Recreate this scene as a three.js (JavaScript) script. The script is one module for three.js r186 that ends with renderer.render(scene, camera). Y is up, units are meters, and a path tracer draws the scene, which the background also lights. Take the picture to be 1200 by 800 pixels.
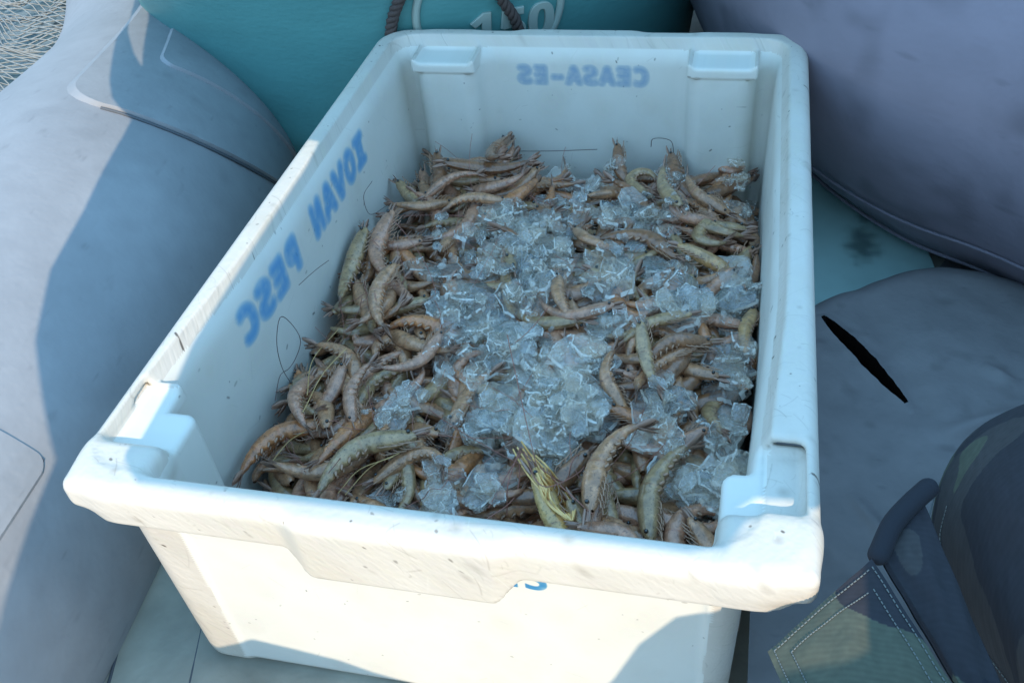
import * as THREE from 'three';
import { mergeGeometries, toCreasedNormals, mergeVertices } from 'three/addons/utils/BufferGeometryUtils.js';
import { ImprovedNoise } from 'three/addons/math/ImprovedNoise.js';
import { FontLoader } from 'three/addons/loaders/FontLoader.js';
import { TextGeometry } from 'three/addons/geometries/TextGeometry.js';

// ---------------------------------------------------------------- camera, sky, sun, exposure
const scene = new THREE.Scene();
const camera = new THREE.PerspectiveCamera(39.62, 1200 / 800, 0.02, 400);
camera.position.set(0.159, 0.6187, 0.6075);
camera.rotation.order = 'YXZ';
camera.rotation.set(-0.72562, 0.28872, -0.1111);
camera.updateMatrixWorld(true);

const SKY = { zenith: [0.27, 0.6, 0.98], horizon: [0.66, 0.86, 0.98], k: 1.6 };
{
  const w = 256, h = 128, d = new Float32Array(w * h * 4);
  for (let y = 0; y < h; y++) for (let x = 0; x < w; x++) {
    const el = ((y + 0.5) / h - 0.5) * Math.PI, up = Math.max(0, Math.sin(el)), t = Math.pow(1 - up, 2.6);
    const below = el < 0 ? Math.max(0.25, 1 + Math.sin(el) * 2.5) : 1, i = (y * w + x) * 4;
    for (let c = 0; c < 3; c++) d[i + c] = SKY.k * below * (SKY.zenith[c] * (1 - t) + SKY.horizon[c] * t);
    d[i + 3] = 1;
  }
  const sky = new THREE.DataTexture(d, w, h, THREE.RGBAFormat, THREE.FloatType);
  sky.mapping = THREE.EquirectangularReflectionMapping; sky.magFilter = sky.minFilter = THREE.LinearFilter;
  sky.needsUpdate = true;
  scene.background = sky; scene.environment = sky;
}
const SUN = new THREE.Vector3(0.3, 0.6, 0.74).normalize();
const sun = new THREE.DirectionalLight(new THREE.Color(1, 0.82, 0.6), 3.6);
sun.position.copy(SUN).multiplyScalar(6); sun.target.position.set(0, 0, 0);
sun.castShadow = true; sun.shadow.mapSize.set(4096, 4096); sun.shadow.radius = 0.08;
Object.assign(sun.shadow.camera, { left: -2, right: 2, top: 2, bottom: -2, near: 0.5, far: 14 });
scene.add(sun, sun.target);
const renderer = new THREE.WebGLRenderer({ antialias: true });
renderer.setSize(1024, 682);
renderer.toneMapping = THREE.LinearToneMapping;
renderer.toneMappingExposure = 1.28;
renderer.shadowMap.enabled = true;

// ---------------------------------------------------------------- helpers
const V = (x, y, z) => new THREE.Vector3(x, y, z);
function rng(seed) { let a = seed >>> 0; return () => { a = (a + 0x6d2b79f5) | 0; let t = Math.imul(a ^ (a >>> 15), 1 | a); t = (t + Math.imul(t ^ (t >>> 7), 61 | t)) ^ t; return ((t ^ (t >>> 14)) >>> 0) / 4294967296; }; }
const R0 = rng(7);
const noise = new ImprovedNoise();
const N3 = (x, y, z = 0) => noise.noise(x, y, z);
const clamp = (v, a, b) => Math.min(b, Math.max(a, v));
const sstep = (a, b, v) => { const t = clamp((v - a) / (b - a), 0, 1); return t * t * (3 - 2 * t); };
const mix = (a, b, t) => a + (b - a) * t;
const taken = new Map();
function numbered(name) { const n = taken.get(name) || 0; taken.set(name, n + 1); return n ? name + '_' + String(n).padStart(3, '0') : name; }
function shade(m) { m.castShadow = true; m.receiveShadow = true; return m; }
function mesh(name, geo, mat, parent) { const m = shade(new THREE.Mesh(geo, mat)); m.name = parent === scene ? numbered(name) : name; parent.add(m); return m; }
function thing(name, label, category, group) { const o = new THREE.Group(); o.name = numbered(name); tag(o, label, category, group); scene.add(o); return o; }
function tag(o, label, category, group) { if (label) o.userData.label = label; if (category) o.userData.category = category; if (group) o.userData.group = group; return o; }
// point where the sight line through a place of the picture meets a plane (axis = value); used as a measuring aid for the layout
function meet(px, py, axis, value) {
  const d = V((px - 600) / 1110.5, -(py - 400) / 1110.5, -1).applyQuaternion(camera.quaternion).normalize();
  const t = (value - camera.position.getComponent(axis)) / d.getComponent(axis);
  return d.multiplyScalar(t).add(camera.position);
}
function tube(pts, r, seg = 24, rad = 8, closed = false) { return new THREE.TubeGeometry(new THREE.CatmullRomCurve3(pts, closed), seg, r, rad, closed); }
// naive surface nets: a closed smooth mesh of f = 0
function surfaceNets(f, min, max, cell) {
  const nx = Math.ceil((max[0] - min[0]) / cell) + 1, ny = Math.ceil((max[1] - min[1]) / cell) + 1, nz = Math.ceil((max[2] - min[2]) / cell) + 1;
  const v = new Float32Array(nx * ny * nz), id = (i, j, k) => (k * ny + j) * nx + i;
  for (let k = 0; k < nz; k++) for (let j = 0; j < ny; j++) for (let i = 0; i < nx; i++) v[id(i, j, k)] = f(min[0] + i * cell, min[1] + j * cell, min[2] + k * cell);
  const at = new Int32Array(nx * ny * nz).fill(-1), pos = [], idx = [];
  const E = [[0, 1], [2, 3], [4, 5], [6, 7], [0, 2], [1, 3], [4, 6], [5, 7], [0, 4], [1, 5], [2, 6], [3, 7]];
  const g = new Float32Array(8);
  for (let k = 0; k < nz - 1; k++) for (let j = 0; j < ny - 1; j++) for (let i = 0; i < nx - 1; i++) {
    let m = 0;
    for (let c = 0; c < 8; c++) { g[c] = v[id(i + (c & 1), j + ((c >> 1) & 1), k + (c >> 2))]; if (g[c] < 0) m |= 1 << c; }
    if (m === 0 || m === 255) continue;
    let n = 0, x = 0, y = 0, z = 0;
    for (const [a, b] of E) if ((g[a] < 0) !== (g[b] < 0)) {
      const t = g[a] / (g[a] - g[b]); n++;
      x += (a & 1) + t * ((b & 1) - (a & 1)); y += ((a >> 1) & 1) + t * (((b >> 1) & 1) - ((a >> 1) & 1)); z += (a >> 2) + t * ((b >> 2) - (a >> 2));
    }
    at[id(i, j, k)] = pos.length / 3;
    pos.push(min[0] + (i + x / n) * cell, min[1] + (j + y / n) * cell, min[2] + (k + z / n) * cell);
  }
  const quad = (a, b, c, d, flip) => { if (a < 0 || b < 0 || c < 0 || d < 0) return; flip ? idx.push(a, c, b, b, c, d) : idx.push(a, b, c, b, d, c); };
  for (let k = 1; k < nz - 1; k++) for (let j = 1; j < ny - 1; j++) for (let i = 1; i < nx - 1; i++) {
    const s = v[id(i, j, k)] < 0;
    if (s !== v[id(i + 1, j, k)] < 0) quad(at[id(i, j - 1, k - 1)], at[id(i, j, k - 1)], at[id(i, j - 1, k)], at[id(i, j, k)], !s);
    if (s !== v[id(i, j + 1, k)] < 0) quad(at[id(i - 1, j, k - 1)], at[id(i, j, k - 1)], at[id(i - 1, j, k)], at[id(i, j, k)], s);
    if (s !== v[id(i, j, k + 1)] < 0) quad(at[id(i - 1, j - 1, k)], at[id(i, j - 1, k)], at[id(i - 1, j, k)], at[id(i, j, k)], !s);
  }
  const nor = new Float32Array(pos.length), e = cell * 0.5;
  for (let p = 0; p < pos.length; p += 3) {
    const x = pos[p], y = pos[p + 1], z = pos[p + 2];
    let a = f(x + e, y, z) - f(x - e, y, z), b = f(x, y + e, z) - f(x, y - e, z), c = f(x, y, z + e) - f(x, y, z - e);
    const l = Math.hypot(a, b, c) || 1; nor[p] = a / l; nor[p + 1] = b / l; nor[p + 2] = c / l;
  }
  return { pos, nor, idx };
}
function subMesh(net, tris, uvOf) {   // a geometry of some of the net's triangles
  const map = new Map(), p = [], n = [], u = [], ix = [];
  for (const t of tris) for (let c = 0; c < 3; c++) {
    const o = net.idx[t * 3 + c];
    if (!map.has(o)) { map.set(o, p.length / 3); const q = net.pos.slice(o * 3, o * 3 + 3); p.push(...q); n.push(net.nor[o * 3], net.nor[o * 3 + 1], net.nor[o * 3 + 2]); u.push(...uvOf(...q)); }
    ix.push(map.get(o));
  }
  const g = new THREE.BufferGeometry();
  g.setAttribute('position', new THREE.Float32BufferAttribute(p, 3)); g.setAttribute('normal', new THREE.Float32BufferAttribute(n, 3));
  g.setAttribute('uv', new THREE.Float32BufferAttribute(u, 2)); g.setIndex(ix); return g;
}
const smin = (a, b, k) => { const h = Math.max(k - Math.abs(a - b), 0) / k; return Math.min(a, b) - h * h * k * 0.25; };
const smax = (a, b, k) => -smin(-a, -b, k);
const rr2 = (x, z, hx, hz, r) => { const a = Math.abs(x) - hx + r, b = Math.abs(z) - hz + r; return Math.hypot(Math.max(a, 0), Math.max(b, 0)) + Math.min(Math.max(a, b), 0) - r; };
const box3 = (x, y, z, hx, hy, hz, r) => { const a = Math.abs(x) - hx + r, b = Math.abs(y) - hy + r, c = Math.abs(z) - hz + r; return Math.hypot(Math.max(a, 0), Math.max(b, 0), Math.max(c, 0)) + Math.min(Math.max(a, b, c), 0) - r; };
const roundAnd = (a, b, r) => Math.min(-r, Math.max(a, b)) + Math.hypot(Math.max(r + a, 0), Math.max(r + b, 0));

// ---------------------------------------------------------------- textures
function periodic(x, y, per, seed) {   // tiling value noise
  const xi = Math.floor(x), yi = Math.floor(y), fx = x - xi, fy = y - yi, sx = fx * fx * (3 - 2 * fx), sy = fy * fy * (3 - 2 * fy);
  const h = (i, j) => { i = ((i % per) + per) % per; j = ((j % per) + per) % per; let n = Math.imul(i, 374761393) + Math.imul(j, 668265263) + Math.imul(seed, 974634777); n = Math.imul(n ^ (n >>> 13), 1274126177); return ((n ^ (n >>> 16)) >>> 0) / 4294967296; };
  return mix(mix(h(xi, yi), h(xi + 1, yi), sx), mix(h(xi, yi + 1), h(xi + 1, yi + 1), sx), sy);
}
const fbm = (u, v, per, oct, seed) => { let s = 0, a = 0.5, t = 0; for (let o = 0; o < oct; o++) { s += a * periodic(u * per, v * per, per, seed + o); t += a; a *= 0.55; per *= 2; } return s / t; };
function dataTex(size, fn, srgb, repeat = 1) {
  const d = new Uint8Array(size * size * 4);
  for (let y = 0; y < size; y++) for (let x = 0; x < size; x++) { const c = fn(x / size, y / size), i = (y * size + x) * 4; for (let k = 0; k < 3; k++) d[i + k] = clamp(Math.round((Array.isArray(c) ? c[k] : c) * 255), 0, 255); d[i + 3] = 255; }
  const t = new THREE.DataTexture(d, size, size, THREE.RGBAFormat);
  t.wrapS = t.wrapT = THREE.RepeatWrapping; t.magFilter = THREE.LinearFilter; t.minFilter = THREE.LinearMipmapLinearFilter; t.generateMipmaps = true;
  if (srgb) t.colorSpace = THREE.SRGBColorSpace;
  t.repeat.set(repeat, repeat); t.needsUpdate = true; return t;
}
const dirtTex = (seed, spots, rep) => dataTex(512, (u, v) => {
  const n = fbm(u, v, 5, 5, seed), f = fbm(u, v, 40, 3, seed + 9), s = fbm(u, v, 24, 2, seed + 20), k = sstep(0.72, 0.95, fbm(u, v * 3, 30, 3, seed + 31));
  const base = 0.87 + 0.14 * n + 0.06 * (f - 0.5) - 0.08 * k, sp = sstep(0.6, 0.95, s) * spots;
  return [base - sp, base - sp, base - sp];
}, true, rep);
const fineBump = dataTex(256, (u, v) => 0.5 * fbm(u, v, 8, 4, 91) + 0.5 * fbm(u, v, 64, 2, 17), false, 6);
const weaveBump = dataTex(256, (u, v) => 0.6 * fbm(u, v, 7, 5, 5) + 0.4 * fbm(u, v, 90, 2, 6), false, 3);

function rimTexture() {   // worn white plastic: scratches, specks, rubbed-in dirt
  const n = 1024, cv = document.createElement('canvas'); cv.width = cv.height = n; const k = cv.getContext('2d'), r = rng(77); k.fillStyle = '#f6f4f0'; k.fillRect(0, 0, n, n);
  const blot = (x, y, q, c, a) => { for (const ox of [-n, 0, n]) for (const oy of [-n, 0, n]) { if (x + ox < -q || x + ox > n + q || y + oy < -q || y + oy > n + q) continue; const g = k.createRadialGradient(x + ox, y + oy, 0, x + ox, y + oy, q); g.addColorStop(0, `rgba(${c},${a})`); g.addColorStop(1, `rgba(${c},0)`); k.fillStyle = g; k.fillRect(x + ox - q, y + oy - q, 2 * q, 2 * q); } };
  for (let i = 0; i < 500; i++) blot(r() * n, r() * n, 10 + r() * 70, r() < 0.6 ? '176,156,120' : '150,150,150', 0.015 + r() * 0.05);
  for (let i = 0; i < 260; i++) blot(r() * n, r() * n, 3 + r() * 10, '96,84,70', 0.06 + r() * 0.16);
  for (let i = 0; i < 1500; i++) { k.strokeStyle = r() < 0.75 ? `rgba(110,100,88,${0.05 + r() * 0.16})` : `rgba(255,255,255,${0.2 + r() * 0.4})`; k.lineWidth = 0.5 + r() * 1.1; let x = r() * n, y = r() * n; k.beginPath(); k.moveTo(x, y); const d = r() * 6.3, l = 6 + r() * r() * 70; k.quadraticCurveTo(x + Math.cos(d) * l * 0.5 + r() * 6, y + Math.sin(d) * l * 0.5, x + Math.cos(d) * l, y + Math.sin(d) * l); k.stroke(); }
  for (let i = 0; i < 420; i++) { k.fillStyle = `rgba(60,52,46,${0.15 + r() * 0.5})`; const q = 0.5 + r() * 1.6; k.beginPath(); k.ellipse(r() * n, r() * n, q, q * (1 + r()), r() * 3, 0, 7); k.fill(); }
  const t = new THREE.CanvasTexture(cv); t.colorSpace = THREE.SRGBColorSpace; t.wrapS = t.wrapT = THREE.RepeatWrapping; t.repeat.set(2.2, 2.2); return t;
}

// ---------------------------------------------------------------- materials
const std = (o) => new THREE.MeshStandardMaterial(o), phy = (o) => new THREE.MeshPhysicalMaterial(o);
const lin = (r, g, b) => new THREE.Color().setRGB(r, g, b);
const M = {
  pvc: std({ color: lin(0.335, 0.335, 0.352), roughness: 0.62, map: dirtTex(3, 0.03, 1.3), bumpMap: weaveBump, bumpScale: 0.0006 }),
  pvcPanel: std({ color: lin(0.33, 0.332, 0.348), roughness: 0.6, map: dirtTex(31, 0.05, 1.7), bumpMap: weaveBump, bumpScale: 0.0006 }),
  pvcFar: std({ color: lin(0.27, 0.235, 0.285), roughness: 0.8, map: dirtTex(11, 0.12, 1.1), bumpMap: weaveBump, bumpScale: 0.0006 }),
  seam: std({ color: lin(0.09, 0.1, 0.115), roughness: 0.7 }),
  deck: std({ color: lin(0.85, 0.8, 0.68), roughness: 0.6, map: dataTex(512, (u, v) => { const n = fbm(u, v, 4, 5, 55), f = fbm(u, v, 30, 3, 58); const b = 0.62 + 0.5 * (n - 0.3) + 0.1 * (f - 0.5); return [b, b * 0.99, b * 0.97]; }, true, 1.6), bumpMap: weaveBump, bumpScale: 0.001 }),
  mat: std({ color: lin(0.215, 0.195, 0.195), roughness: 0.62, map: dirtTex(71, 0.1, 2.2), bumpMap: weaveBump, bumpScale: 0.0008 }),
  teal: std({ color: lin(0.1, 0.31, 0.31), roughness: 0.42, bumpMap: fineBump, bumpScale: 0.0006, map: dirtTex(23, 0.05, 1) }),
  emblem: std({ color: lin(0.34, 0.42, 0.38), roughness: 0.5 }),
  tealSheet: std({ color: lin(0.5, 0.72, 0.68), roughness: 0.4 }),
  rope: std({ color: lin(0.07, 0.05, 0.045), roughness: 0.8 }),
  rim: std({ color: lin(0.655, 0.61, 0.555), roughness: 0.45, bumpMap: fineBump, bumpScale: 0.0005, map: rimTexture() }),
  net: std({ color: lin(0.27, 0.29, 0.29), roughness: 0.8 }),
  water: phy({ color: lin(0.06, 0.1, 0.11), roughness: 0.25, bumpMap: dataTex(512, (u, v) => fbm(u, v, 8, 5, 77), false, 1), bumpScale: 0.12 }),
  added_shade_caster: std({ color: lin(0.6, 0.58, 0.52), roughness: 0.9 }),
};

// ---------------------------------------------------------------- setting: water, added shade caster overhead
{
  const g = new THREE.PlaneGeometry(300, 300); g.rotateX(-Math.PI / 2); g.translate(0, -0.2, 0);
  const uv = g.attributes.uv; for (let i = 0; i < uv.count; i++) uv.setXY(i, uv.getX(i) * 150, uv.getY(i) * 150);
  mesh('water', g, M.water, scene).userData.kind = 'structure';
}
{   // added unseen sheet shading the catch; outline cut to fit the sun patch
  const H0 = 0.2, HA = 3.2, kx = SUN.x / SUN.y * (HA - H0), kz = SUN.z / SUN.y * (HA - H0);
  const outline = [[-0.9, -1.1], [-0.8, -0.7], [-0.64, -0.482], [-0.577, -0.374], [-0.54, -0.297], [-0.479, -0.19], [-0.456, -0.155], [-0.422, -0.119],
    [-0.411, -0.083], [-0.395, -0.02], [-0.379, 0.04], [-0.361, 0.123], [-0.331, 0.204], [-0.302, 0.26], [-0.263, 0.335], [-0.25, 0.40], [-0.236, 0.46], [-0.22, 0.52], [-0.19, 0.75],
    [0.07, 0.75], [0.075, 0.565], [0.04, 0.555], [0.01, 0.543], [-0.03, 0.535], [-0.06, 0.53], [-0.085, 0.555], [-0.115, 0.545], [-0.175, 0.41], [-0.222, 0.345], [-0.232, 0.32],
    [-0.233, 0.1], [-0.231, -0.07], [-0.222, -0.09], [-0.204, -0.085], [-0.2, -0.04], [-0.197, 0.19], [-0.192, 0.24], [-0.188, 0.288], [-0.17, 0.303], [0.15, 0.303], [0.168, 0.298], [0.178, 0.28], [0.19, 0.268], [0.226, 0.265],
    [0.24, 0.285], [0.24, 0.35], [0.21, 0.372], [0.187, 0.395], [0.184, 0.44], [0.192, 0.5], [0.19, 0.75], [0.62, 0.75], [0.8, -1.3], [-0.9, -1.3]];
  const hole = [[-0.617, -0.48], [-0.545, -0.366], [-0.495, -0.274], [-0.467, -0.224], [-0.496, -0.258], [-0.54, -0.317], [-0.6, -0.412]];
  const s = new THREE.Shape(outline.map(([x, z]) => new THREE.Vector2(x, -z)));
  s.holes.push(new THREE.Path(hole.map(([x, z]) => new THREE.Vector2(x, -z))));
  const g = new THREE.ExtrudeGeometry(s, { depth: 0.004, bevelEnabled: false }); g.rotateX(-Math.PI / 2); g.translate(kx, HA, kz);
  const a = mesh('added_shade_caster', g, M.added_shade_caster, scene); a.userData.kind = 'structure';
}

// ---------------------------------------------------------------- the inflatable boat
const rad = Math.PI / 180, YD = -0.02;
const boat = thing('inflatable_boat', 'pale grey inflatable boat whose tubes and deck surround the white crate', 'boat');
const RT = 0.19, tubeY = (z) => 0.03 - 0.085 * sstep(0.25, 1.05, 0.28 - z);
const axisX = (z) => { const u = 0.28 - z; return -0.46 - 0.08 * u - 0.1 * u * u - 0.14 * Math.max(0, u - 0.102) ** 2; };
function onTube(z, phi, off = 0) { const dx = (axisX(z + 0.001) - axisX(z - 0.001)) / 0.002, c = 1 / Math.hypot(1, dx), r = RT + off; return V(axisX(z) + Math.cos(phi) * r * c, tubeY(z) + Math.sin(phi) * r, z - Math.cos(phi) * r * c * dx); }
{
  const nz = 150, np = 72, pos = [], uv = [], ix = [];
  for (let i = 0; i <= nz; i++) for (let j = 0; j <= np; j++) { const z = 1.3 - 3.3 * i / nz, ph = -Math.PI / 2 + 2 * Math.PI * j / np, p = onTube(z, ph, 0.0025 * N3(z * 3, Math.cos(ph) * 2, Math.sin(ph) * 2)); pos.push(p.x, p.y, p.z); uv.push(z, ph * RT); }
  for (let i = 0; i < nz; i++) for (let j = 0; j < np; j++) { const a = i * (np + 1) + j, b = a + np + 1; ix.push(a, a + 1, b, b, a + 1, b + 1); }
  const g = new THREE.BufferGeometry(); g.setAttribute('position', new THREE.Float32BufferAttribute(pos, 3)); g.setAttribute('uv', new THREE.Float32BufferAttribute(uv, 2)); g.setIndex(ix); g.computeVertexNormals();
  mesh('side_tube', g, M.pvc, boat);
}
// a sheet glued on the tube: z from za to zb, angle from pa(t) to pb(t), rounded at the za end
function tubePanel(name, za, zb, pa, pb, rc, off, mat, lean = () => 0) {
  const nu = 60, nv = 30, pos = [], uv = [], ix = [];
  for (let i = 0; i <= nu; i++) for (let j = 0; j <= nv; j++) {
    let u = i / nu; u = u * u * (1.6 - 0.6 * u);
    const z0 = mix(za, zb, u); let a = pa(u), b = pb(u);
    const du = Math.abs(z0 - za); if (du < rc) { const ins = (rc - Math.sqrt(rc * rc - (rc - du) ** 2)) / RT; a += ins; b -= ins; }
    const t = j / nv, ph = mix(a, b, t), zz = z0 + (1 - u) * lean(ph / rad), edge = i === 0 || i === nu || j === 0 || j === nv;
    const p = onTube(zz, ph, edge ? 0.0002 : off); pos.push(p.x, p.y, p.z); uv.push(zz, ph * RT);
  }
  for (let i = 0; i < nu; i++) for (let j = 0; j < nv; j++) { const a = i * (nv + 1) + j, b = a + nv + 1; ix.push(a, b, a + 1, b, b + 1, a + 1); }
  let g = new THREE.BufferGeometry(); g.setAttribute('position', new THREE.Float32BufferAttribute(pos, 3)); g.setAttribute('uv', new THREE.Float32BufferAttribute(uv, 2)); g.setIndex(ix);
  g = toCreasedNormals(g, 0.5);
  return mesh(name, g, mat, boat);
}
tubePanel('reinforcement_panel', -0.118, -1.6, () => -10 * rad, (u) => (84.5 + 3 * u) * rad, 0.05, 0.006, M.pvcPanel, (d) => -0.06 * (Math.max(0, 62 - d) / 45) ** 2);
tubePanel('reinforcement_panel', -0.242, -1.6, () => -10 * rad, (u) => (66 + 40 * Math.min(u, 0.25)) * rad, 0.02, 0.010, M.pvcPanel, (d) => -0.03 * (Math.max(0, 60 - d) / 45) ** 2);
tubePanel('patch', 0.262, 0.6, () => 32 * rad, () => 52 * rad, 0.012, 0.002, M.pvcPanel);
{
  const edge = []; for (let i = 0; i <= 30; i++) { const d = mix(8, 70, i / 30); edge.push(onTube(-0.116 - 0.06 * (Math.max(0, 62 - d) / 45) ** 2, d * rad, 0.0012)); }
  mesh('seam', tube(edge, 0.0016, 50, 5), M.seam, boat);
  const po = []; for (let i = 0; i <= 10; i++) po.push(onTube(0.263, mix(34, 50, i / 10) * rad, 0.0008)); for (let i = 1; i <= 12; i++) po.unshift(onTube(0.263 + 0.02 * i, (33.2 - 0.1 * i) * rad, 0.0008));
  mesh('seam', tube(po, 0.0011, 50, 5), M.seam, boat);
}
{   // deck with its seams
  const nx = 90, nz = 110, g = new THREE.PlaneGeometry(1.5, 2.6, nx, nz); g.rotateX(-Math.PI / 2); g.translate(0.35, 0, -0.1);
  const p = g.attributes.position, uv = g.attributes.uv;
  for (let i = 0; i < p.count; i++) { const x = p.getX(i), z = p.getZ(i); p.setY(i, YD - 0.002 + 0.0025 * N3(x * 9, z * 9, 2) * (Math.abs(x) > 0.2 ? 1 : 0.2)); uv.setXY(i, x, z); }
  g.computeVertexNormals(); mesh('deck', g, M.deck, boat);
  const a = meet(172, 640, 1, YD - 0.002), b = meet(127, 800, 1, YD - 0.002), d = b.clone().sub(a);
  mesh('seam', tube([a.clone().addScaledVector(d, -2), a, b, b.clone().addScaledVector(d, 2)], 0.0013, 30, 6), M.seam, boat);
  const c = meet(236, 735, 1, YD - 0.002), e = meet(222, 800, 1, YD - 0.002), f = e.clone().sub(c);
  mesh('seam', tube([c.clone().addScaledVector(f, -3), c, e, e.clone().addScaledVector(f, 3)], 0.0008, 30, 6), M.seam, boat);
}
// far tube of the bow, sweeping round behind the crate
const farBase = new THREE.CatmullRomCurve3([V(0.95, 0, 0.30), V(0.432, 0, -0.196), V(0.338, 0, -0.262), V(0.245, 0, -0.385), V(0.165, 0, -0.58), V(0.115, 0, -0.9), V(0.09, 0, -1.5)]);
{
  const nu = 120, nv = 60, RF = 0.27, pos = [], uv = [], ix = [];
  const at = (t, ph, off) => { const b = farBase.getPointAt(t), k = farBase.getTangentAt(t), n = V(-k.z, 0, k.x); if (n.x * -0.7 + n.z * 0.7 > 0) n.negate();   // n points away from the crate
    const r = RF + off; return V(b.x, 0.2, b.z).addScaledVector(n, 0.19 + Math.cos(ph) * r).add(V(0, Math.sin(ph) * r, 0)); };
  for (let i = 0; i <= nu; i++) for (let j = 0; j <= nv; j++) {
    const t = i / nu, ph = Math.PI * 0.45 + Math.PI * 1.25 * j / nv;
    const o = 0.006 * N3(t * 6, ph * 1.3, 4) + (ph > Math.PI * 1.05 ? 0.004 * Math.max(0, N3(t * 26 + ph, ph * 9 - t * 30, 7)) : 0);
    const p = at(t, ph, o); pos.push(p.x, p.y, p.z); uv.push(t * 1.8, ph * RF);
  }
  for (let i = 0; i < nu; i++) for (let j = 0; j < nv; j++) { const a = i * (nv + 1) + j, b = a + nv + 1; ix.push(a, b, a + 1, b, b + 1, a + 1); }
  const g = new THREE.BufferGeometry(); g.setAttribute('position', new THREE.Float32BufferAttribute(pos, 3)); g.setAttribute('uv', new THREE.Float32BufferAttribute(uv, 2)); g.setIndex(ix); g.computeVertexNormals();
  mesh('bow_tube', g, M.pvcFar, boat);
  const strip = (ph0, ph1, t0, t1, off) => { const ps = []; for (let i = 0; i <= 40; i++) ps.push(at(mix(t0, t1, i / 40), mix(ph0, ph1, i / 40), off)); return ps; };
  mesh('seam', tube(strip(1.16 * Math.PI, 1.2 * Math.PI, 0.2, 0.62, 0.001), 0.0016, 80, 6), M.pvcFar, boat);
  mesh('seam', tube(strip(1.24 * Math.PI, 1.26 * Math.PI, 0.2, 0.6, 0.001), 0.002, 80, 6), M.pvcFar, boat);
  mesh('seam', tube(strip(0.5 * Math.PI, 1.25 * Math.PI, 0.66, 0.64, 0.001), 0.0016, 60, 6), M.seam, boat);
}
{   // teal floor panel at the foot of the bow tube
  const ps = [[958, 205], [985, 212], [1020, 227], [1050, 250], [1070, 270], [1086, 294], [1100, 330], [1080, 420], [960, 430]].map(([x, y]) => meet(x, y, 1, YD + 0.006));
  const s = new THREE.Shape(); s.moveTo(0.15, 0.40);
  s.splineThru(ps.slice(0, 7).map((p) => new THREE.Vector2(p.x, -p.z))); s.lineTo(0.3, 0); s.lineTo(0.15, 0);
  const g = new THREE.ExtrudeGeometry(s, { depth: 0.005, bevelEnabled: true, bevelThickness: 0.001, bevelSize: 0.001, bevelSegments: 2, curveSegments: 30 }); g.rotateX(-Math.PI / 2); g.translate(0, YD + 0.002, 0);
  const c = meet(1008, 285, 1, YD + 0.008), d = meet(1010, 253, 1, YD + 0.008);  // dark blotches painted in for the reflection of a person
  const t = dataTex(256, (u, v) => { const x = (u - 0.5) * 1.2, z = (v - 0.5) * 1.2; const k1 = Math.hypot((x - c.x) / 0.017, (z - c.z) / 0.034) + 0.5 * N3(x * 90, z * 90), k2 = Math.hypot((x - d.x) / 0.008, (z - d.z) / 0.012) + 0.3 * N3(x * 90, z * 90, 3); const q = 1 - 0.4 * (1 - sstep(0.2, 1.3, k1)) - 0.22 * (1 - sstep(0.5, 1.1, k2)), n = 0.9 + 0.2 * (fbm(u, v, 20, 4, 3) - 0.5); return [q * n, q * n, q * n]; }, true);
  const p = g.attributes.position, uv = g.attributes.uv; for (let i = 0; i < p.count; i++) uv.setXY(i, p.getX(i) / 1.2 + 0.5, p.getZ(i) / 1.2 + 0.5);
  M.tealSheet.map = t; mesh('floor_panel', g, M.tealSheet, boat);
}

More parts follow.
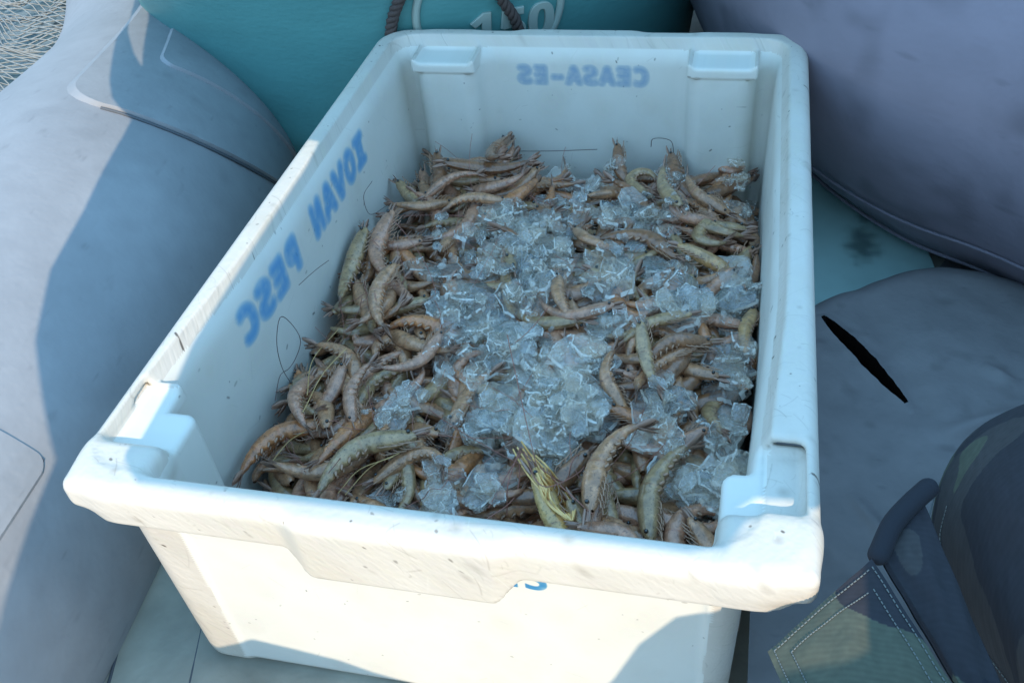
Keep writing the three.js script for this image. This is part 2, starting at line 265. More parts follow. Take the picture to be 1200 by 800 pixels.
// ---------------------------------------------------------------- padded grey floor mat with a slit
{
  const s0 = meet(962, 370, 1, 0.034), s1 = meet(1073, 480, 1, 0.034), sl = s1.clone().sub(s0), L = Math.hypot(sl.x, sl.z);
  const edge = new THREE.CatmullRomCurve3([[930, 352], [970, 330], [1020, 312], [1055, 300], [1090, 294], [1140, 297], [1200, 312], [1290, 345]].map(([x, y]) => meet(x, y, 1, 0.03)));
  const eps = edge.getPoints(200), zEdge = (x) => { for (let i = 1; i < eps.length; i++) if (eps[i].x >= x && eps[i - 1].x <= x) return mix(eps[i - 1].z, eps[i].z, (x - eps[i - 1].x) / (eps[i].x - eps[i - 1].x)); return x < eps[0].x ? eps[0].z : eps[200].z; };
  const x0 = 0.195, x1 = 0.62, z0 = -0.29, z1 = 0.62, c = 0.0022, nx = Math.round((x1 - x0) / c), nz = Math.round((z1 - z0) / c), pos = [], uv = [], col = [], ix = [], slit = [];
  const ridge = (x, z, a, b, w) => { const dx = b.x - a.x, dz = b.z - a.z, l2 = dx * dx + dz * dz, t = clamp(((x - a.x) * dx + (z - a.z) * dz) / l2, 0, 1), d = Math.hypot(x - a.x - t * dx, z - a.z - t * dz); return Math.exp(-(d * d) / (w * w)) * Math.sin(Math.PI * clamp(t * 0.9 + 0.05, 0, 1)); };
  const r1 = [meet(1100, 516, 1, 0.03), meet(1215, 480, 1, 0.03)], r2 = [meet(995, 580, 1, 0.03), meet(1045, 640, 1, 0.03)], r3 = [meet(1000, 320, 1, 0.03), meet(1100, 520, 1, 0.03)], r4 = [meet(1150, 430, 1, 0.03), meet(1195, 452, 1, 0.03)];
  for (let j = 0; j <= nz; j++) for (let i = 0; i <= nx; i++) {
    let x = x0 + i * c, z = z0 + j * c; const d = z - zEdge(x);
    let h = d > 0 ? -0.021 + 0.054 * Math.sqrt(1 - Math.max(0, 1 - d / 0.045) ** 2) : -0.022;
    if (d > 0) h += 0.006 * N3(x * 11, z * 11, 5) + 0.0015 * N3(x * 40, z * 40, 8) + 0.006 * ridge(x, z, ...r1, 0.008) - 0.004 * ridge(x, z, r1[0].clone().setZ(r1[0].z + 0.014), r1[1].clone().setZ(r1[1].z + 0.014), 0.008) + 0.004 * ridge(x, z, ...r2, 0.006) - 0.004 * ridge(x, z, ...r3, 0.012) + 0.005 * ridge(x, z, ...r4, 0.006);
    const t = ((x - s0.x) * sl.x + (z - s0.z) * sl.z) / (L * L), e = ((x - s0.x) * sl.z - (z - s0.z) * sl.x) / L;
    let dark = 1;
    if (t > 0 && t < 1) {
      const w = 0.0078 * Math.pow(Math.sin(Math.PI * Math.pow(t, 0.8)), 0.75) * (1 + 0.18 * N3(t * 14, 3, 3)), ae = Math.abs(e);
      if (Math.abs(ae - w) < c * 0.75) { const mv = (w - ae) * Math.sign(e) / L; x += sl.z * mv; z -= sl.x * mv; h += 0.0018; }
      else if (ae < w) { h -= 0.05; dark = 0.008; }
      else h += 0.002 * Math.exp(-(((ae - w) / 0.004) ** 2));
    }
    pos.push(x, h, z); uv.push(x, z); col.push(dark, dark * (dark < 0.9 ? 0.85 : 1), dark * (dark < 0.9 ? 0.8 : 1));
  }
  for (let j = 0; j < nz; j++) for (let i = 0; i < nx; i++) { const a = j * (nx + 1) + i, b = a + nx + 1; for (const t of [[a, b, a + 1], [b, b + 1, a + 1]]) (t.some((q) => col[q * 3] < 0.5) ? slit : ix).push(...t); }
  const part = (index) => { const g = new THREE.BufferGeometry(); g.setAttribute('position', new THREE.Float32BufferAttribute(pos, 3)); g.setAttribute('uv', new THREE.Float32BufferAttribute(uv, 2)); g.setIndex(index); g.computeVertexNormals(); return g; };
  const fm = thing('floor_mat', 'padded dark grey floor mat with a long torn slit beside the crate', 'mat');
  mesh('cover', part(ix), M.mat, fm); mesh('darkened_slit_lining', part(slit), phy({ color: lin(0.012, 0.008, 0.007), roughness: 1, specularIntensity: 0.1 }), fm);  // dark foam inside, blackened further for the darkness of the hole
}

// ---------------------------------------------------------------- teal tub behind the crate, rope
const font = await new FontLoader().loadAsync('fonts/droid/droid_sans_bold.typeface.json');
{
  const C = V(-0.298, 0, -0.719), r0 = 0.382, r1 = 0.48, Ht = 0.62;
  const t = thing('storage_tub', 'large round teal plastic tub behind the crate with a raised ring emblem', 'tub'); t.position.copy(C);
  const prof = [[0.001, 0.004], [r0 - 0.03, 0.004], [r0 - 0.012, 0.009], [r0 - 0.003, 0.022], [r0, 0.045]];
  for (let i = 1; i <= 12; i++) prof.push([mix(r0, r1, i / 12), mix(0.045, Ht, i / 12)]);
  prof.push([r1 + 0.012, Ht], [r1 + 0.016, Ht + 0.01], [r1 + 0.01, Ht + 0.02], [r1 - 0.006, Ht + 0.018], [r1 - 0.008, Ht], [r0 - 0.008, 0.05], [r0 - 0.03, 0.02], [0.001, 0.018]);
  const g = new THREE.LatheGeometry(prof.map(([x, y]) => new THREE.Vector2(x, y)), 128);
  mesh('body', toCreasedNormals(g, 0.6), M.teal, t);
  // the emblem stands on the wall facing the crate
  const rAt = (y) => mix(r0, r1, (y - 0.045) / (Ht - 0.045));
  const hit = (px, py) => { let d = V((px - 600) / 1110.5, -(py - 400) / 1110.5, -1).applyQuaternion(camera.quaternion).normalize(); for (let s = 0.5; s < 3; s += 0.001) { const p = camera.position.clone().addScaledVector(d, s); if (p.y < Ht && Math.hypot(p.x - C.x, p.z - C.z) < rAt(p.y)) return p.sub(C); } };
  const toWall = (u, y, off) => { const r = rAt(y) + off, a = u / r0; return V(Math.sin(a) * r, y, Math.cos(a) * r); };
  const uvOf = (p) => [Math.atan2(p.x, p.z) * r0, p.y];
  const cL = uvOf(hit(487, 22)), cR = uvOf(hit(656, 12)), cu = (cL[0] + cR[0]) / 2, cr = (cR[0] - cL[0]) / 2, cy = (cL[1] + cR[1]) / 2 + 0.005;
  const ring = []; for (let i = 0; i < 64; i++) { const a = i / 64 * 2 * Math.PI; ring.push(toWall(cu + Math.cos(a) * cr, cy + Math.sin(a) * cr, 0.001)); }
  mesh('emblem_ring', tube(ring, 0.0045, 128, 8, true), M.emblem, t);
  const zero = uvOf(hit(634, 22)), one = uvOf(hit(570, 34)), size = 0.034;
  const tg = new TextGeometry('150', { font, size, depth: 0.003, curveSegments: 6, bevelEnabled: true, bevelSize: 0.0006, bevelThickness: 0.0006, bevelSegments: 1 });
  tg.computeBoundingBox(); const bb = tg.boundingBox, p = tg.attributes.position, ang = Math.atan2(zero[1] - one[1], zero[0] - one[0]), wS = Math.hypot(zero[0] - one[0], zero[1] - one[1]) / ((bb.max.x - bb.min.x) * 0.66);
  for (let i = 0; i < p.count; i++) { const x = (p.getX(i) - bb.min.x) * wS - size * 0.42 * wS, y = (p.getY(i) - size / 2) * wS, q = toWall(one[0] + x * Math.cos(ang) - y * Math.sin(ang), one[1] + x * Math.sin(ang) + y * Math.cos(ang), p.getZ(i)); p.setXYZ(i, q.x, q.y, q.z); }
  tg.computeVertexNormals(); mesh('lettering', tg, M.emblem, t);
  const onDrum = (px, py, off) => { const d = V((px - 600) / 1110.5, -(py - 400) / 1110.5, -1).applyQuaternion(camera.quaternion).normalize(); for (let q = 0.5; q < 3; q += 0.001) { const w = camera.position.clone().addScaledVector(d, q); if (Math.hypot(w.x - C.x, w.z - C.z) < rAt(w.y) + off) return w; } };
  const a = [[456, 60], [460, 22], [474, -15], [500, -80], [530, -105], [560, -75], [586, -5], [604, 24], [612, 55]].map(([x, y]) => onDrum(x, y, 0.008));
  const rg = []; const curve = new THREE.CatmullRomCurve3(a), F = curve.computeFrenetFrames(120);
  for (let s = 0; s < 3; s++) { const pts = []; for (let i = 0; i <= 120; i++) { const k = i / 120 * 2 * Math.PI * 16 + s * 2.094; pts.push(curve.getPointAt(i / 120).addScaledVector(F.normals[i], Math.cos(k) * 0.0032).addScaledVector(F.binormals[i], Math.sin(k) * 0.0032)); } rg.push(tube(pts, 0.0036, 240, 6)); }
  tag(mesh('rope', mergeGeometries(rg), M.rope, scene), 'dark twisted rope handle hanging in front of the teal tub', 'rope');
}

// ---------------------------------------------------------------- the fish crate
const W2 = 0.22, L2 = 0.3205, H = 0.205, YB = -0.022;
const crateSdf = (x, y, z) => {
  const ax = Math.abs(x), az = Math.abs(z);
  const tab = (az > 0.28) ? sstep(-0.078, -0.062, x) * (1 - sstep(0.046, 0.066, x)) : 0;
  const d2 = rr2(x, z, W2, L2, 0.034) - 0.0045 * tab;
  const flare = 0.010 * Math.pow(sstep(H - 0.035, H + 0.004, y), 2);
  const dw = rr2(x + 0.012 * sstep(0.05, 0.3, z), z, 0.193 + 0.004 * y / H, 0.296 + 0.003 * y / H, 0.02) - flare;
  const top = roundAnd(d2, y - H, 0.009);
  const rimSolid = smax(top, (H - 0.031 - 0.021 * tab) - y, 0.003);
  const hollow = Math.max(d2 + 0.0042, y - (H - 0.006), -dw);
  let u = Math.max(rimSolid, -hollow);
  const wall = Math.max(roundAnd(dw, YB - y, 0.012), y - (H - 0.003));
  u = Math.min(u, wall);
  const cav = smax(dw + 0.005, YB + 0.006 - y, 0.012);
  u = smax(u, -cav, 0.0016);
  // stacking columns in the four corners
  const colF = box3(ax - 0.192, y - 0.0835, z - 0.278, 0.025, 0.1145, 0.038, 0.008);
  const colR = box3(ax - 0.141, y - 0.083, z + 0.294, 0.033, 0.112, 0.031, 0.016);
  u = smin(u, Math.max(colF, wall), 0.007);
  u = smin(u, Math.max(colR, wall), 0.018);
  const under = Math.min(box3(ax - 0.203, y - (H - 0.017), z - 0.249, 0.014, 0.008, 0.031, 0.002), box3(ax - 0.141, y - (H - 0.017), z + 0.286, 0.034, 0.008, 0.024, 0.002));
  u = Math.min(u, under);
  const corner = box3(ax - 0.193, y - (H - 0.012), z - 0.298, 0.026, 0.012, 0.02, 0.007);
  u = smin(u, corner, 0.007);
  const pocket = Math.min(box3(ax - 0.184, y - H - 0.004, z - 0.249, 0.027, 0.017, 0.026, 0.004), box3(ax - 0.141, y - H - 0.004, z + 0.279, 0.029, 0.017, 0.018, 0.005));
  return smax(u, -pocket, 0.005);
};
{
  const crate = thing('fish_crate', 'white plastic fish crate holding shrimp and ice, with blue printing on its walls', 'crate');
  const net = surfaceNets(crateSdf, [-0.232, -0.03, -0.334], [0.232, H + 0.008, 0.334], 0.0025);
  const bins = { rim: [], base: [], left: [], right: [], front: [], rear: [] };
  for (let t = 0; t < net.idx.length / 3; t++) {
    let x = 0, y = 0, z = 0; for (let c = 0; c < 3; c++) { const o = net.idx[t * 3 + c] * 3; x += net.pos[o] / 3; y += net.pos[o + 1] / 3; z += net.pos[o + 2] / 3; }
    if (y > H - 0.0105 || rr2(x + 0.012 * sstep(0.05, 0.3, z), z, 0.193 + 0.004 * y / H, 0.296 + 0.003 * y / H, 0.02) - 0.010 * Math.pow(sstep(H - 0.035, H + 0.004, y), 2) > 0.0016) bins.rim.push(t);
    else if (y < YB + 0.0105) bins.base.push(t);
    else if (Math.abs(x) - 0.19 > Math.abs(z) - 0.297) bins[x < 0 ? 'left' : 'right'].push(t);
    else bins[z < 0 ? 'rear' : 'front'].push(t);
  }
  // print and stains of a wall: u along the wall as seen from outside
  function wallMat(len, text, x0, x1, y0, y1, blur, ink, seed) {
    const w = 1024, h = Math.round(1024 * (H - YB) / len), cv = document.createElement('canvas'); cv.width = w; cv.height = h;
    const k = cv.getContext('2d'), r = rng(seed); k.fillStyle = '#eef0ee'; k.fillRect(0, 0, w, h);
    for (let i = 0; i < 240; i++) { const x = r() * w, y = r() * h, s = 8 + r() * 60; const gr = k.createRadialGradient(x, y, 0, x, y, s); const a = 0.02 + r() * 0.035; gr.addColorStop(0, r() < 0.6 ? `rgba(190,170,130,${a})` : `rgba(150,150,150,${a})`); gr.addColorStop(1, 'rgba(190,180,150,0)'); k.fillStyle = gr; k.fillRect(x - s, y - s, 2 * s, 2 * s); }
    for (let i = 0; i < 70; i++) { k.fillStyle = `rgba(60,55,50,${0.15 + r() * 0.4})`; const s = 0.6 + r() * 1.3; k.beginPath(); k.ellipse(r() * w, r() * h, s, s * (1 + r() * 2), r() * 3, 0, 7); k.fill(); }
    for (let i = 0; i < 60; i++) { k.strokeStyle = `rgba(130,125,115,${0.05 + r() * 0.12})`; k.lineWidth = 0.6 + r(); const x = r() * w, y = r() * h; k.beginPath(); k.moveTo(x, y); k.lineTo(x + (r() - 0.5) * 60, y + (r() - 0.3) * 40); k.stroke(); }
    if (text) {
      const X = (m) => m / len * w, Y = (m) => h - (m - YB) / (H - YB) * h, hh = (y1 - y0) / (H - YB) * h;
      k.textBaseline = 'alphabetic'; k.textAlign = 'left';
      const n = text.length, step = (X(x1) - X(x0)) / n, fs = hh / 0.72; k.font = `bold ${fs}px sans-serif`;
      const taps = blur ? 24 : 1;
      for (let q = 0; q < taps; q++) {
        const ox = blur ? Math.cos(q * 2.4) * blur * Math.sqrt((q + 0.5) / taps) : 0, oy = blur ? Math.sin(q * 2.4) * blur * Math.sqrt((q + 0.5) / taps) : 0;
        k.fillStyle = `rgba(${ink},${blur ? 1 - Math.pow(1 - 0.8, 1 / taps) * 1 : 0.92})`;
        if (blur) k.fillStyle = `rgba(${ink},${1.6 / taps})`;
        for (let c = 0; c < n; c++) { const m = k.measureText(text[c]).width; if (!m) continue; k.save(); k.translate(X(x0) + step * (c + 0.5) + ox, Y(y0) + oy); k.scale(step * 0.9 / Math.max(m, fs * 0.4), 1); k.fillText(text[c], -m / 2, 0); if (blur > 3) { k.strokeStyle = k.fillStyle; k.lineWidth = 3; k.strokeText(text[c], -m / 2, 0); } k.restore(); }
      }
      for (let i = 0; i < 190; i++) { const x = X(x0) + r() * (X(x1) - X(x0)), y = Y(y0) - r() * hh, q = 2 + r() * 7, gr = k.createRadialGradient(x, y, 0, x, y, q); const a = (blur ? 0.3 : 0.2) * r(); gr.addColorStop(0, `rgba(236,238,236,${a})`); gr.addColorStop(1, 'rgba(236,238,236,0)'); k.fillStyle = gr; k.fillRect(x - q, y - q, 2 * q, 2 * q); }
    }
    const t = new THREE.CanvasTexture(cv); t.colorSpace = THREE.SRGBColorSpace; t.wrapS = t.wrapT = THREE.ClampToEdgeWrapping;
    return phy({ color: lin(0.8, 0.755, 0.695), roughness: 0.55, map: t });
  }
  mesh('rim', subMesh(net, bins.rim, (x, y, z) => [x + y * 0.7, z + y * 0.7]), M.rim, crate);
  mesh('base', subMesh(net, bins.base, (x, y, z) => [x, z]), M.rim, crate);
  mesh('side_wall', subMesh(net, bins.left, (x, y, z) => [(z + L2) / (2 * L2), (y - YB) / (H - YB)]), wallMat(2 * L2, 'IOVAN PESC', L2 - 0.147, L2 + 0.133, 0.15, 0.179, 7, '84,162,222', 3), crate).userData.label = 'wall with blue words seen reversed through the plastic';
  mesh('side_wall', subMesh(net, bins.right, (x, y, z) => [(L2 - z) / (2 * L2), (y - YB) / (H - YB)]), wallMat(2 * L2, '', 0, 0, 0, 0, 0, '', 4), crate);
  mesh('end_wall', subMesh(net, bins.rear, (x, y, z) => [(W2 - x) / (2 * W2), (y - YB) / (H - YB)]), wallMat(2 * W2, 'CEASA-ES', W2 - 0.068, W2 + 0.071, 0.157, 0.176, 7, '150,182,208', 5), crate).userData.label = 'far wall with faint reversed blue letters';
  mesh('end_wall', subMesh(net, bins.front, (x, y, z) => [(x + W2) / (2 * W2), (y - YB) / (H - YB)]), wallMat(2 * W2, 'CEASA-ES', W2 - 0.068, W2 + 0.074, 0.1335, 0.156, 0.8, '20,120,200', 6), crate).userData.label = 'near wall with the bottoms of blue letters under the rim';
}

// ---------------------------------------------------------------- the catch: heap, shrimp, ice
const heapTop = (x, z) => 0.1 - 0.034 * Math.pow(Math.max(0, -z) / 0.29, 2.2) - 0.026 * Math.pow(Math.max(0, z) / 0.29, 1.6) + 0.012 * Math.pow(Math.max(0, x) / 0.19, 2) - 0.014 * Math.pow(Math.max(0, -x) / 0.19, 6) + 0.006 * N3(x * 14, z * 14, 1);
function toHeap(px, py) { let y = 0.09, p; for (let i = 0; i < 6; i++) { p = meet(px, py, 1, y); const x = clamp(p.x, -0.19, 0.19), z = clamp(p.z, -0.29, 0.29); y = mix(y, Math.max(heapTop(x, z) - 0.02, hmAt(x, z)), 0.7); } return p; }
const hmAt = (x, z) => { let t = 0, n = 0; for (let j = -4; j <= 4; j += 2) for (let i = -4; i <= 4; i += 2) { const a = Math.round((x + 0.2) / GC) + i, b = Math.round((z + 0.31) / GC) + j; if (a >= 0 && a < GX && b >= 0 && b < GZ) { t += hm[b * GX + a]; n++; } } return t / n; };
const moundTop = (x, z) => heapTop(x, z) - 0.04 - 0.022 * sstep(0.12, 0.29, -z);
const GC = 0.0015, GX = Math.round(0.4 / GC), GZ = Math.round(0.62 / GC), hm = new Float32Array(GX * GZ);
for (let j = 0; j < GZ; j++) for (let i = 0; i < GX; i++) hm[j * GX + i] = moundTop(-0.2 + i * GC, -0.31 + j * GC);
// lets a body of spheres [x, y, z, r] sink onto the heap; returns how far to lift it
function settle(sph, q, commit = true) {
  const gaps = [];
  const each = (f) => { for (const [x, y, z, r] of sph) { const i0 = Math.floor((x - r + 0.2) / GC), i1 = Math.ceil((x + r + 0.2) / GC), j0 = Math.floor((z - r + 0.31) / GC), j1 = Math.ceil((z + r + 0.31) / GC); for (let j = Math.max(0, j0); j <= Math.min(GZ - 1, j1); j++) for (let i = Math.max(0, i0); i <= Math.min(GX - 1, i1); i++) { const dx = -0.2 + i * GC - x, dz = -0.31 + j * GC - z, s = r * r - dx * dx - dz * dz; if (s > 0) f(j * GX + i, y, Math.sqrt(s)); } } };
  each((k, y, s) => gaps.push(hm[k] - (y - s)));
  if (!gaps.length) return 0;
  gaps.sort((a, b) => a - b); const lift = gaps[Math.min(gaps.length - 1, Math.floor(gaps.length * q))];
  if (commit) each((k, y, s) => { if (y + s + lift > hm[k]) hm[k] = y + s + lift; });
  return lift;
}
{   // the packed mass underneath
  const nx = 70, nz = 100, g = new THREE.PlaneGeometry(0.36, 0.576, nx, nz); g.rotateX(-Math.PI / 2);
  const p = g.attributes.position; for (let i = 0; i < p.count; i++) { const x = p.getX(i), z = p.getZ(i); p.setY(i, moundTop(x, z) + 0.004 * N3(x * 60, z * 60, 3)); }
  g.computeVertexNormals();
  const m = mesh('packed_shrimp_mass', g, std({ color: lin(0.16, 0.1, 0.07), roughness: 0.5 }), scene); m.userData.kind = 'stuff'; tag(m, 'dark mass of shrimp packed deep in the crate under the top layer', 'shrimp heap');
}
// ---- shrimp
const shellTex = dataTex(256, (u, v) => { const s = fbm(u, v, 40, 3, 61), m = fbm(u, v, 8, 4, 63); const k = 0.78 + 0.4 * (m - 0.4) - (s > 0.62 ? 0.22 * (s - 0.62) / 0.2 : 0); return [k, k * 0.985, k * 0.97]; }, true, 1);
const shellBump = dataTex(256, (u, v) => fbm(u, v, 24, 4, 67), false, 1);
const shell = (r, g, b) => phy({ color: lin(r, g, b), roughness: 0.33, clearcoat: 0.8, clearcoatRoughness: 0.14, map: shellTex, bumpMap: shellBump, bumpScale: 0.0005, vertexColors: true });
const TINT = [
  ['tan', shell(0.71, 0.34, 0.17)], ['grey-green', shell(0.58, 0.35, 0.17)], ['pinkish', shell(0.73, 0.35, 0.21)], ['orange-brown', shell(0.76, 0.29, 0.11)], ['dark brown', shell(0.42, 0.18, 0.08)], ['yellowish', shell(0.77, 0.42, 0.17)], ['yellow', shell(1.00, 0.60, 0.22)],
];
const limbMat = phy({ color: lin(0.4, 0.215, 0.13), roughness: 0.4, clearcoat: 0.4 }), antMat = std({ color: lin(0.36, 0.14, 0.1), roughness: 0.5 }), darkAnt = std({ color: lin(0.1, 0.055, 0.05), roughness: 0.6 }), eyeMat = phy({ color: lin(0.01, 0.01, 0.01), roughness: 0.15, clearcoat: 1 });
const tailMat = phy({ color: lin(0.36, 0.2, 0.14), roughness: 0.4, clearcoat: 0.4, side: THREE.DoubleSide });
function shrimpModel(bendDeg, seed, twist = 0) {
  const r = rng(seed), Ls = 0.078, NS = 52, NR = 14, ctr = [], th = [];
  let x = 0, y = 0, a = 0.12;
  for (let i = 0; i <= NS; i++) { const s = i / NS; ctr.push(V(x, y, 0)); th.push(a); const k = s < 0.36 ? 0.12 : 1; x -= Math.cos(a) * Ls / NS; y -= Math.sin(a) * Ls / NS; a += (bendDeg * rad) * k / (NS * 0.68) * (0.75 + 0.5 * Math.sin(s * 5 + seed)); }
  const lat = (s) => twist * Math.sin((s - 0.2) * 3) * 0.008;
  ctr.forEach((c, i) => { c.z = lat(i / NS); });
  const prof = (s) => { const K = [[0, 0.002], [0.04, 0.0044], [0.12, 0.0063], [0.26, 0.0078], [0.37, 0.0078], [0.5, 0.0074], [0.65, 0.0062], [0.8, 0.0047], [0.92, 0.0033], [1, 0.0014]]; for (let i = 1; i < K.length; i++) if (s <= K[i][0]) { const t = (s - K[i - 1][0]) / (K[i][0] - K[i - 1][0]); return mix(K[i - 1][1], K[i][1], t * t * (3 - 2 * t) * 0.5 + t * 0.5); } return 0.0014; };
  const mid = ctr[Math.round(NS * 0.45)].clone().add(ctr[NS]).add(ctr[0]).multiplyScalar(1 / 3);
  const pos = [], uv = [], col = [], ix = [], nrm = [];
  for (let i = 0; i <= NS; i++) {
    const s = i / NS, c = ctr[i], n = V(Math.sin(th[i]), Math.cos(th[i]), 0).multiply(V(-1, 1, 1)); // dorsal side
    const seg = s > 0.37 && s < 0.93 ? ((s - 0.37) / 0.56 * 6) % 1 : -1;
    let R = prof(s); if (seg >= 0) R *= 0.975 + 0.055 * Math.pow(seg, 1.3); else if (s <= 0.37 && s > 0.3) R *= 1 + 0.05 * (s - 0.3) / 0.07;
    for (let j = 0; j <= NR; j++) {
      const q = j / NR * 2 * Math.PI, up = Math.cos(q), si = Math.sin(q);
      const hh = up > 0 ? R : R * (0.86 + (s > 0.4 && s < 0.9 ? 0.12 * Math.cos((s - 0.37) / 0.56 * 12 * Math.PI) : 0));
      pos.push(c.x + n.x * up * hh, c.y + n.y * up * hh, c.z + si * R * 0.76); uv.push(s * 2.1 + seed * 0.37, j / NR * 0.9);
      const band = seg > 0.86 ? 0.84 : 1, dors = 1 - 0.22 * Math.pow(Math.max(0, up), 3), bel = up < -0.3 ? 1.08 : 1, head = s < 0.3 ? 0.94 : 1, mot = 0.92 + 0.16 * r();
      const tailD = s > 0.86 ? 1 - (s - 0.86) * 2.6 : 1, m = band * dors * bel * head * mot * tailD;
      col.push(clamp(m * (band < 1 ? 1.06 : 1), 0, 1.1), clamp(m * (band < 1 ? 0.9 : 1), 0, 1.1), clamp(m * (band < 1 ? 0.82 : 1), 0, 1.1));
    }
  }
  for (let i = 0; i < NS; i++) for (let j = 0; j < NR; j++) { const A = i * (NR + 1) + j, B = A + NR + 1; ix.push(A, A + 1, B, B, A + 1, B + 1); }
  const g = new THREE.BufferGeometry(); g.setAttribute('position', new THREE.Float32BufferAttribute(pos, 3)); g.setAttribute('uv', new THREE.Float32BufferAttribute(uv, 2)); g.setAttribute('color', new THREE.Float32BufferAttribute(col, 3)); g.setIndex(ix); g.computeVertexNormals();
  const at = (s, up, side) => { const i = Math.round(s * NS), n = V(-Math.sin(th[i]), Math.cos(th[i]), 0), R = prof(s); return ctr[i].clone().addScaledVector(n, up * R).add(V(0, 0, side * R * 0.76)); };
  const fwd = (s) => { const i = Math.round(s * NS); return V(Math.cos(th[i]), Math.sin(th[i]), 0); };
  const dors = (s) => { const i = Math.round(s * NS); return V(-Math.sin(th[i]), Math.cos(th[i]), 0); };
  const leaf = (base, dir, wide, len, w, th2) => { const d = dir.clone().normalize(), b = wide.clone().normalize(), u = d.clone().cross(b); const P = [], N = 5; for (let i = 0; i <= N; i++) { const t = i / N, ww = w * Math.sin(Math.PI * Math.min(1, 0.12 + t * 0.8)) , c = base.clone().addScaledVector(d, len * t), e = th2 * (1 - t * 0.8); P.push(c.clone().addScaledVector(b, ww), c.clone().addScaledVector(u, e), c.clone().addScaledVector(b, -ww), c.clone().addScaledVector(u, -e)); } const q = [], ii = []; P.forEach((v) => q.push(v.x, v.y, v.z)); for (let i = 0; i < N; i++) for (let k = 0; k < 4; k++) { const A = i * 4 + k, B = i * 4 + (k + 1) % 4; ii.push(A, B, A + 4, B, B + 4, A + 4); } const gg = new THREE.BufferGeometry(); gg.setAttribute('position', new THREE.Float32BufferAttribute(q, 3)); gg.setIndex(ii); gg.computeVertexNormals(); return gg; };
  const strip = (gs) => mergeGeometries(gs.map((q) => { const h = q.index ? q.toNonIndexed() : q; for (const k of Object.keys(h.attributes)) if (k !== 'position' && k !== 'normal') h.deleteAttribute(k); return h; }));
  const f1 = fwd(1).negate(), tail = strip([[0, 0.35], [-1, 0], [1, 0], [-1.8, -0.25], [1.8, -0.25]].map(([k, u]) => leaf(at(0.95, 0, 0), f1.clone().add(V(0, 0, k * 0.24)).addScaledVector(dors(1), u * 0.25), V(0, 0, 1).addScaledVector(dors(1), 0.3 * Math.sign(k || 1)), k === 0 ? 0.012 : 0.0165, k === 0 ? 0.0018 : 0.0029, 0.0006)));
  const legs = []; for (let k = 0; k < 5; k++) for (const sd of [-1, 1]) { const s = 0.1 + k * 0.055, b = at(s, -0.75, sd * 0.5), f = fwd(s), d = dors(s), l = 0.0065 + 0.0025 * r(); const p1 = b.clone().addScaledVector(d, -l * 0.22).addScaledVector(f, l * (0.45 - 0.05 * k)).add(V(0, 0, sd * 0.001)), p2 = p1.clone().addScaledVector(f, l * (0.6 + 0.2 * r())).addScaledVector(d, -l * 0.1); legs.push(tube([b, p1, p2], 0.0005, 5, 4)); }
  const pleo = []; for (let k = 0; k < 5; k++) for (const sd of [-1, 1]) { const s = 0.42 + k * 0.088, f = fwd(s), d = dors(s); pleo.push(leaf(at(s, -0.7, sd * 0.45), d.clone().multiplyScalar(-0.5).addScaledVector(f, -1.1 - 0.3 * r()), f.clone().multiplyScalar(0.4).add(d).add(V(0, 0, 0.5 * sd)), 0.0038 - 0.0002 * k, 0.0022, 0.0009)); }
  const rost = leaf(at(0.05, 0.75, 0), fwd(0).addScaledVector(dors(0), 0.12), dors(0), 0.0155, 0.0014, 0.0008), scales = [-1, 1].map((sd) => leaf(at(0.02, 0.1, sd * 0.5), fwd(0).add(V(0, 0, sd * 0.12)), V(0, 0, 1).addScaledVector(dors(0), 0.3 * sd), 0.011, 0.0022, 0.0005));
  const ants = [-1, 1].map((sd) => { const p = [at(0.02, -0.2, sd * 0.4)]; let d = fwd(0).addScaledVector(dors(0), r() - 0.5).add(V(0, 0, sd * 0.4)).normalize(), q = p[0].clone(); const turn = V(r() - 0.5, r() - 0.5, r() - 0.5).multiplyScalar(0.7); for (let i = 0; i < 6; i++) { q = q.clone().addScaledVector(d, 0.011 + 0.006 * r()); p.push(q); d.addScaledVector(turn, 0.6).normalize(); } return tube(p, 0.00032, 14, 3); });
  const eyes = [-1, 1].map((sd) => { const e = new THREE.SphereGeometry(0.0015, 8, 6); const p = at(0.055, 0.45, sd * 1.15); e.translate(p.x, p.y, p.z); return e; });
  for (const q of [g, tail, rost, ...legs, ...pleo, ...scales, ...ants, ...eyes]) q.translate(-mid.x, -mid.y, -mid.z);
  const sph = []; for (let i = 0; i <= NS; i += 3) sph.push([ctr[i].x - mid.x, ctr[i].y - mid.y, ctr[i].z - mid.z, Math.max(0.0022, prof(i / NS) * 0.82)]);
  sph.push(...[[f1.clone().multiplyScalar(0.012).add(ctr[NS]), 0.004], [fwd(0).multiplyScalar(0.012).add(ctr[0]), 0.0015]].map(([p, r]) => [p.x - mid.x, p.y - mid.y, p.z - mid.z, r]));
  return { body: g, tail, rost: strip([rost, ...scales]), legs: strip(legs), pleo: strip(pleo), ants, eyes, sph, head: ctr[0].clone().sub(mid), end: ctr[NS].clone().sub(mid) };
}
const bends = [35, 60, 85, 110, 140, 175, 20, 75, 120, 210];
const models = bends.map((b, i) => shrimpModel(b, 11 + i * 7, [0.5, -0.8, 0.3, 1, -0.4, 0.2, -1, 0.9, -0.7, 0.1][i]));
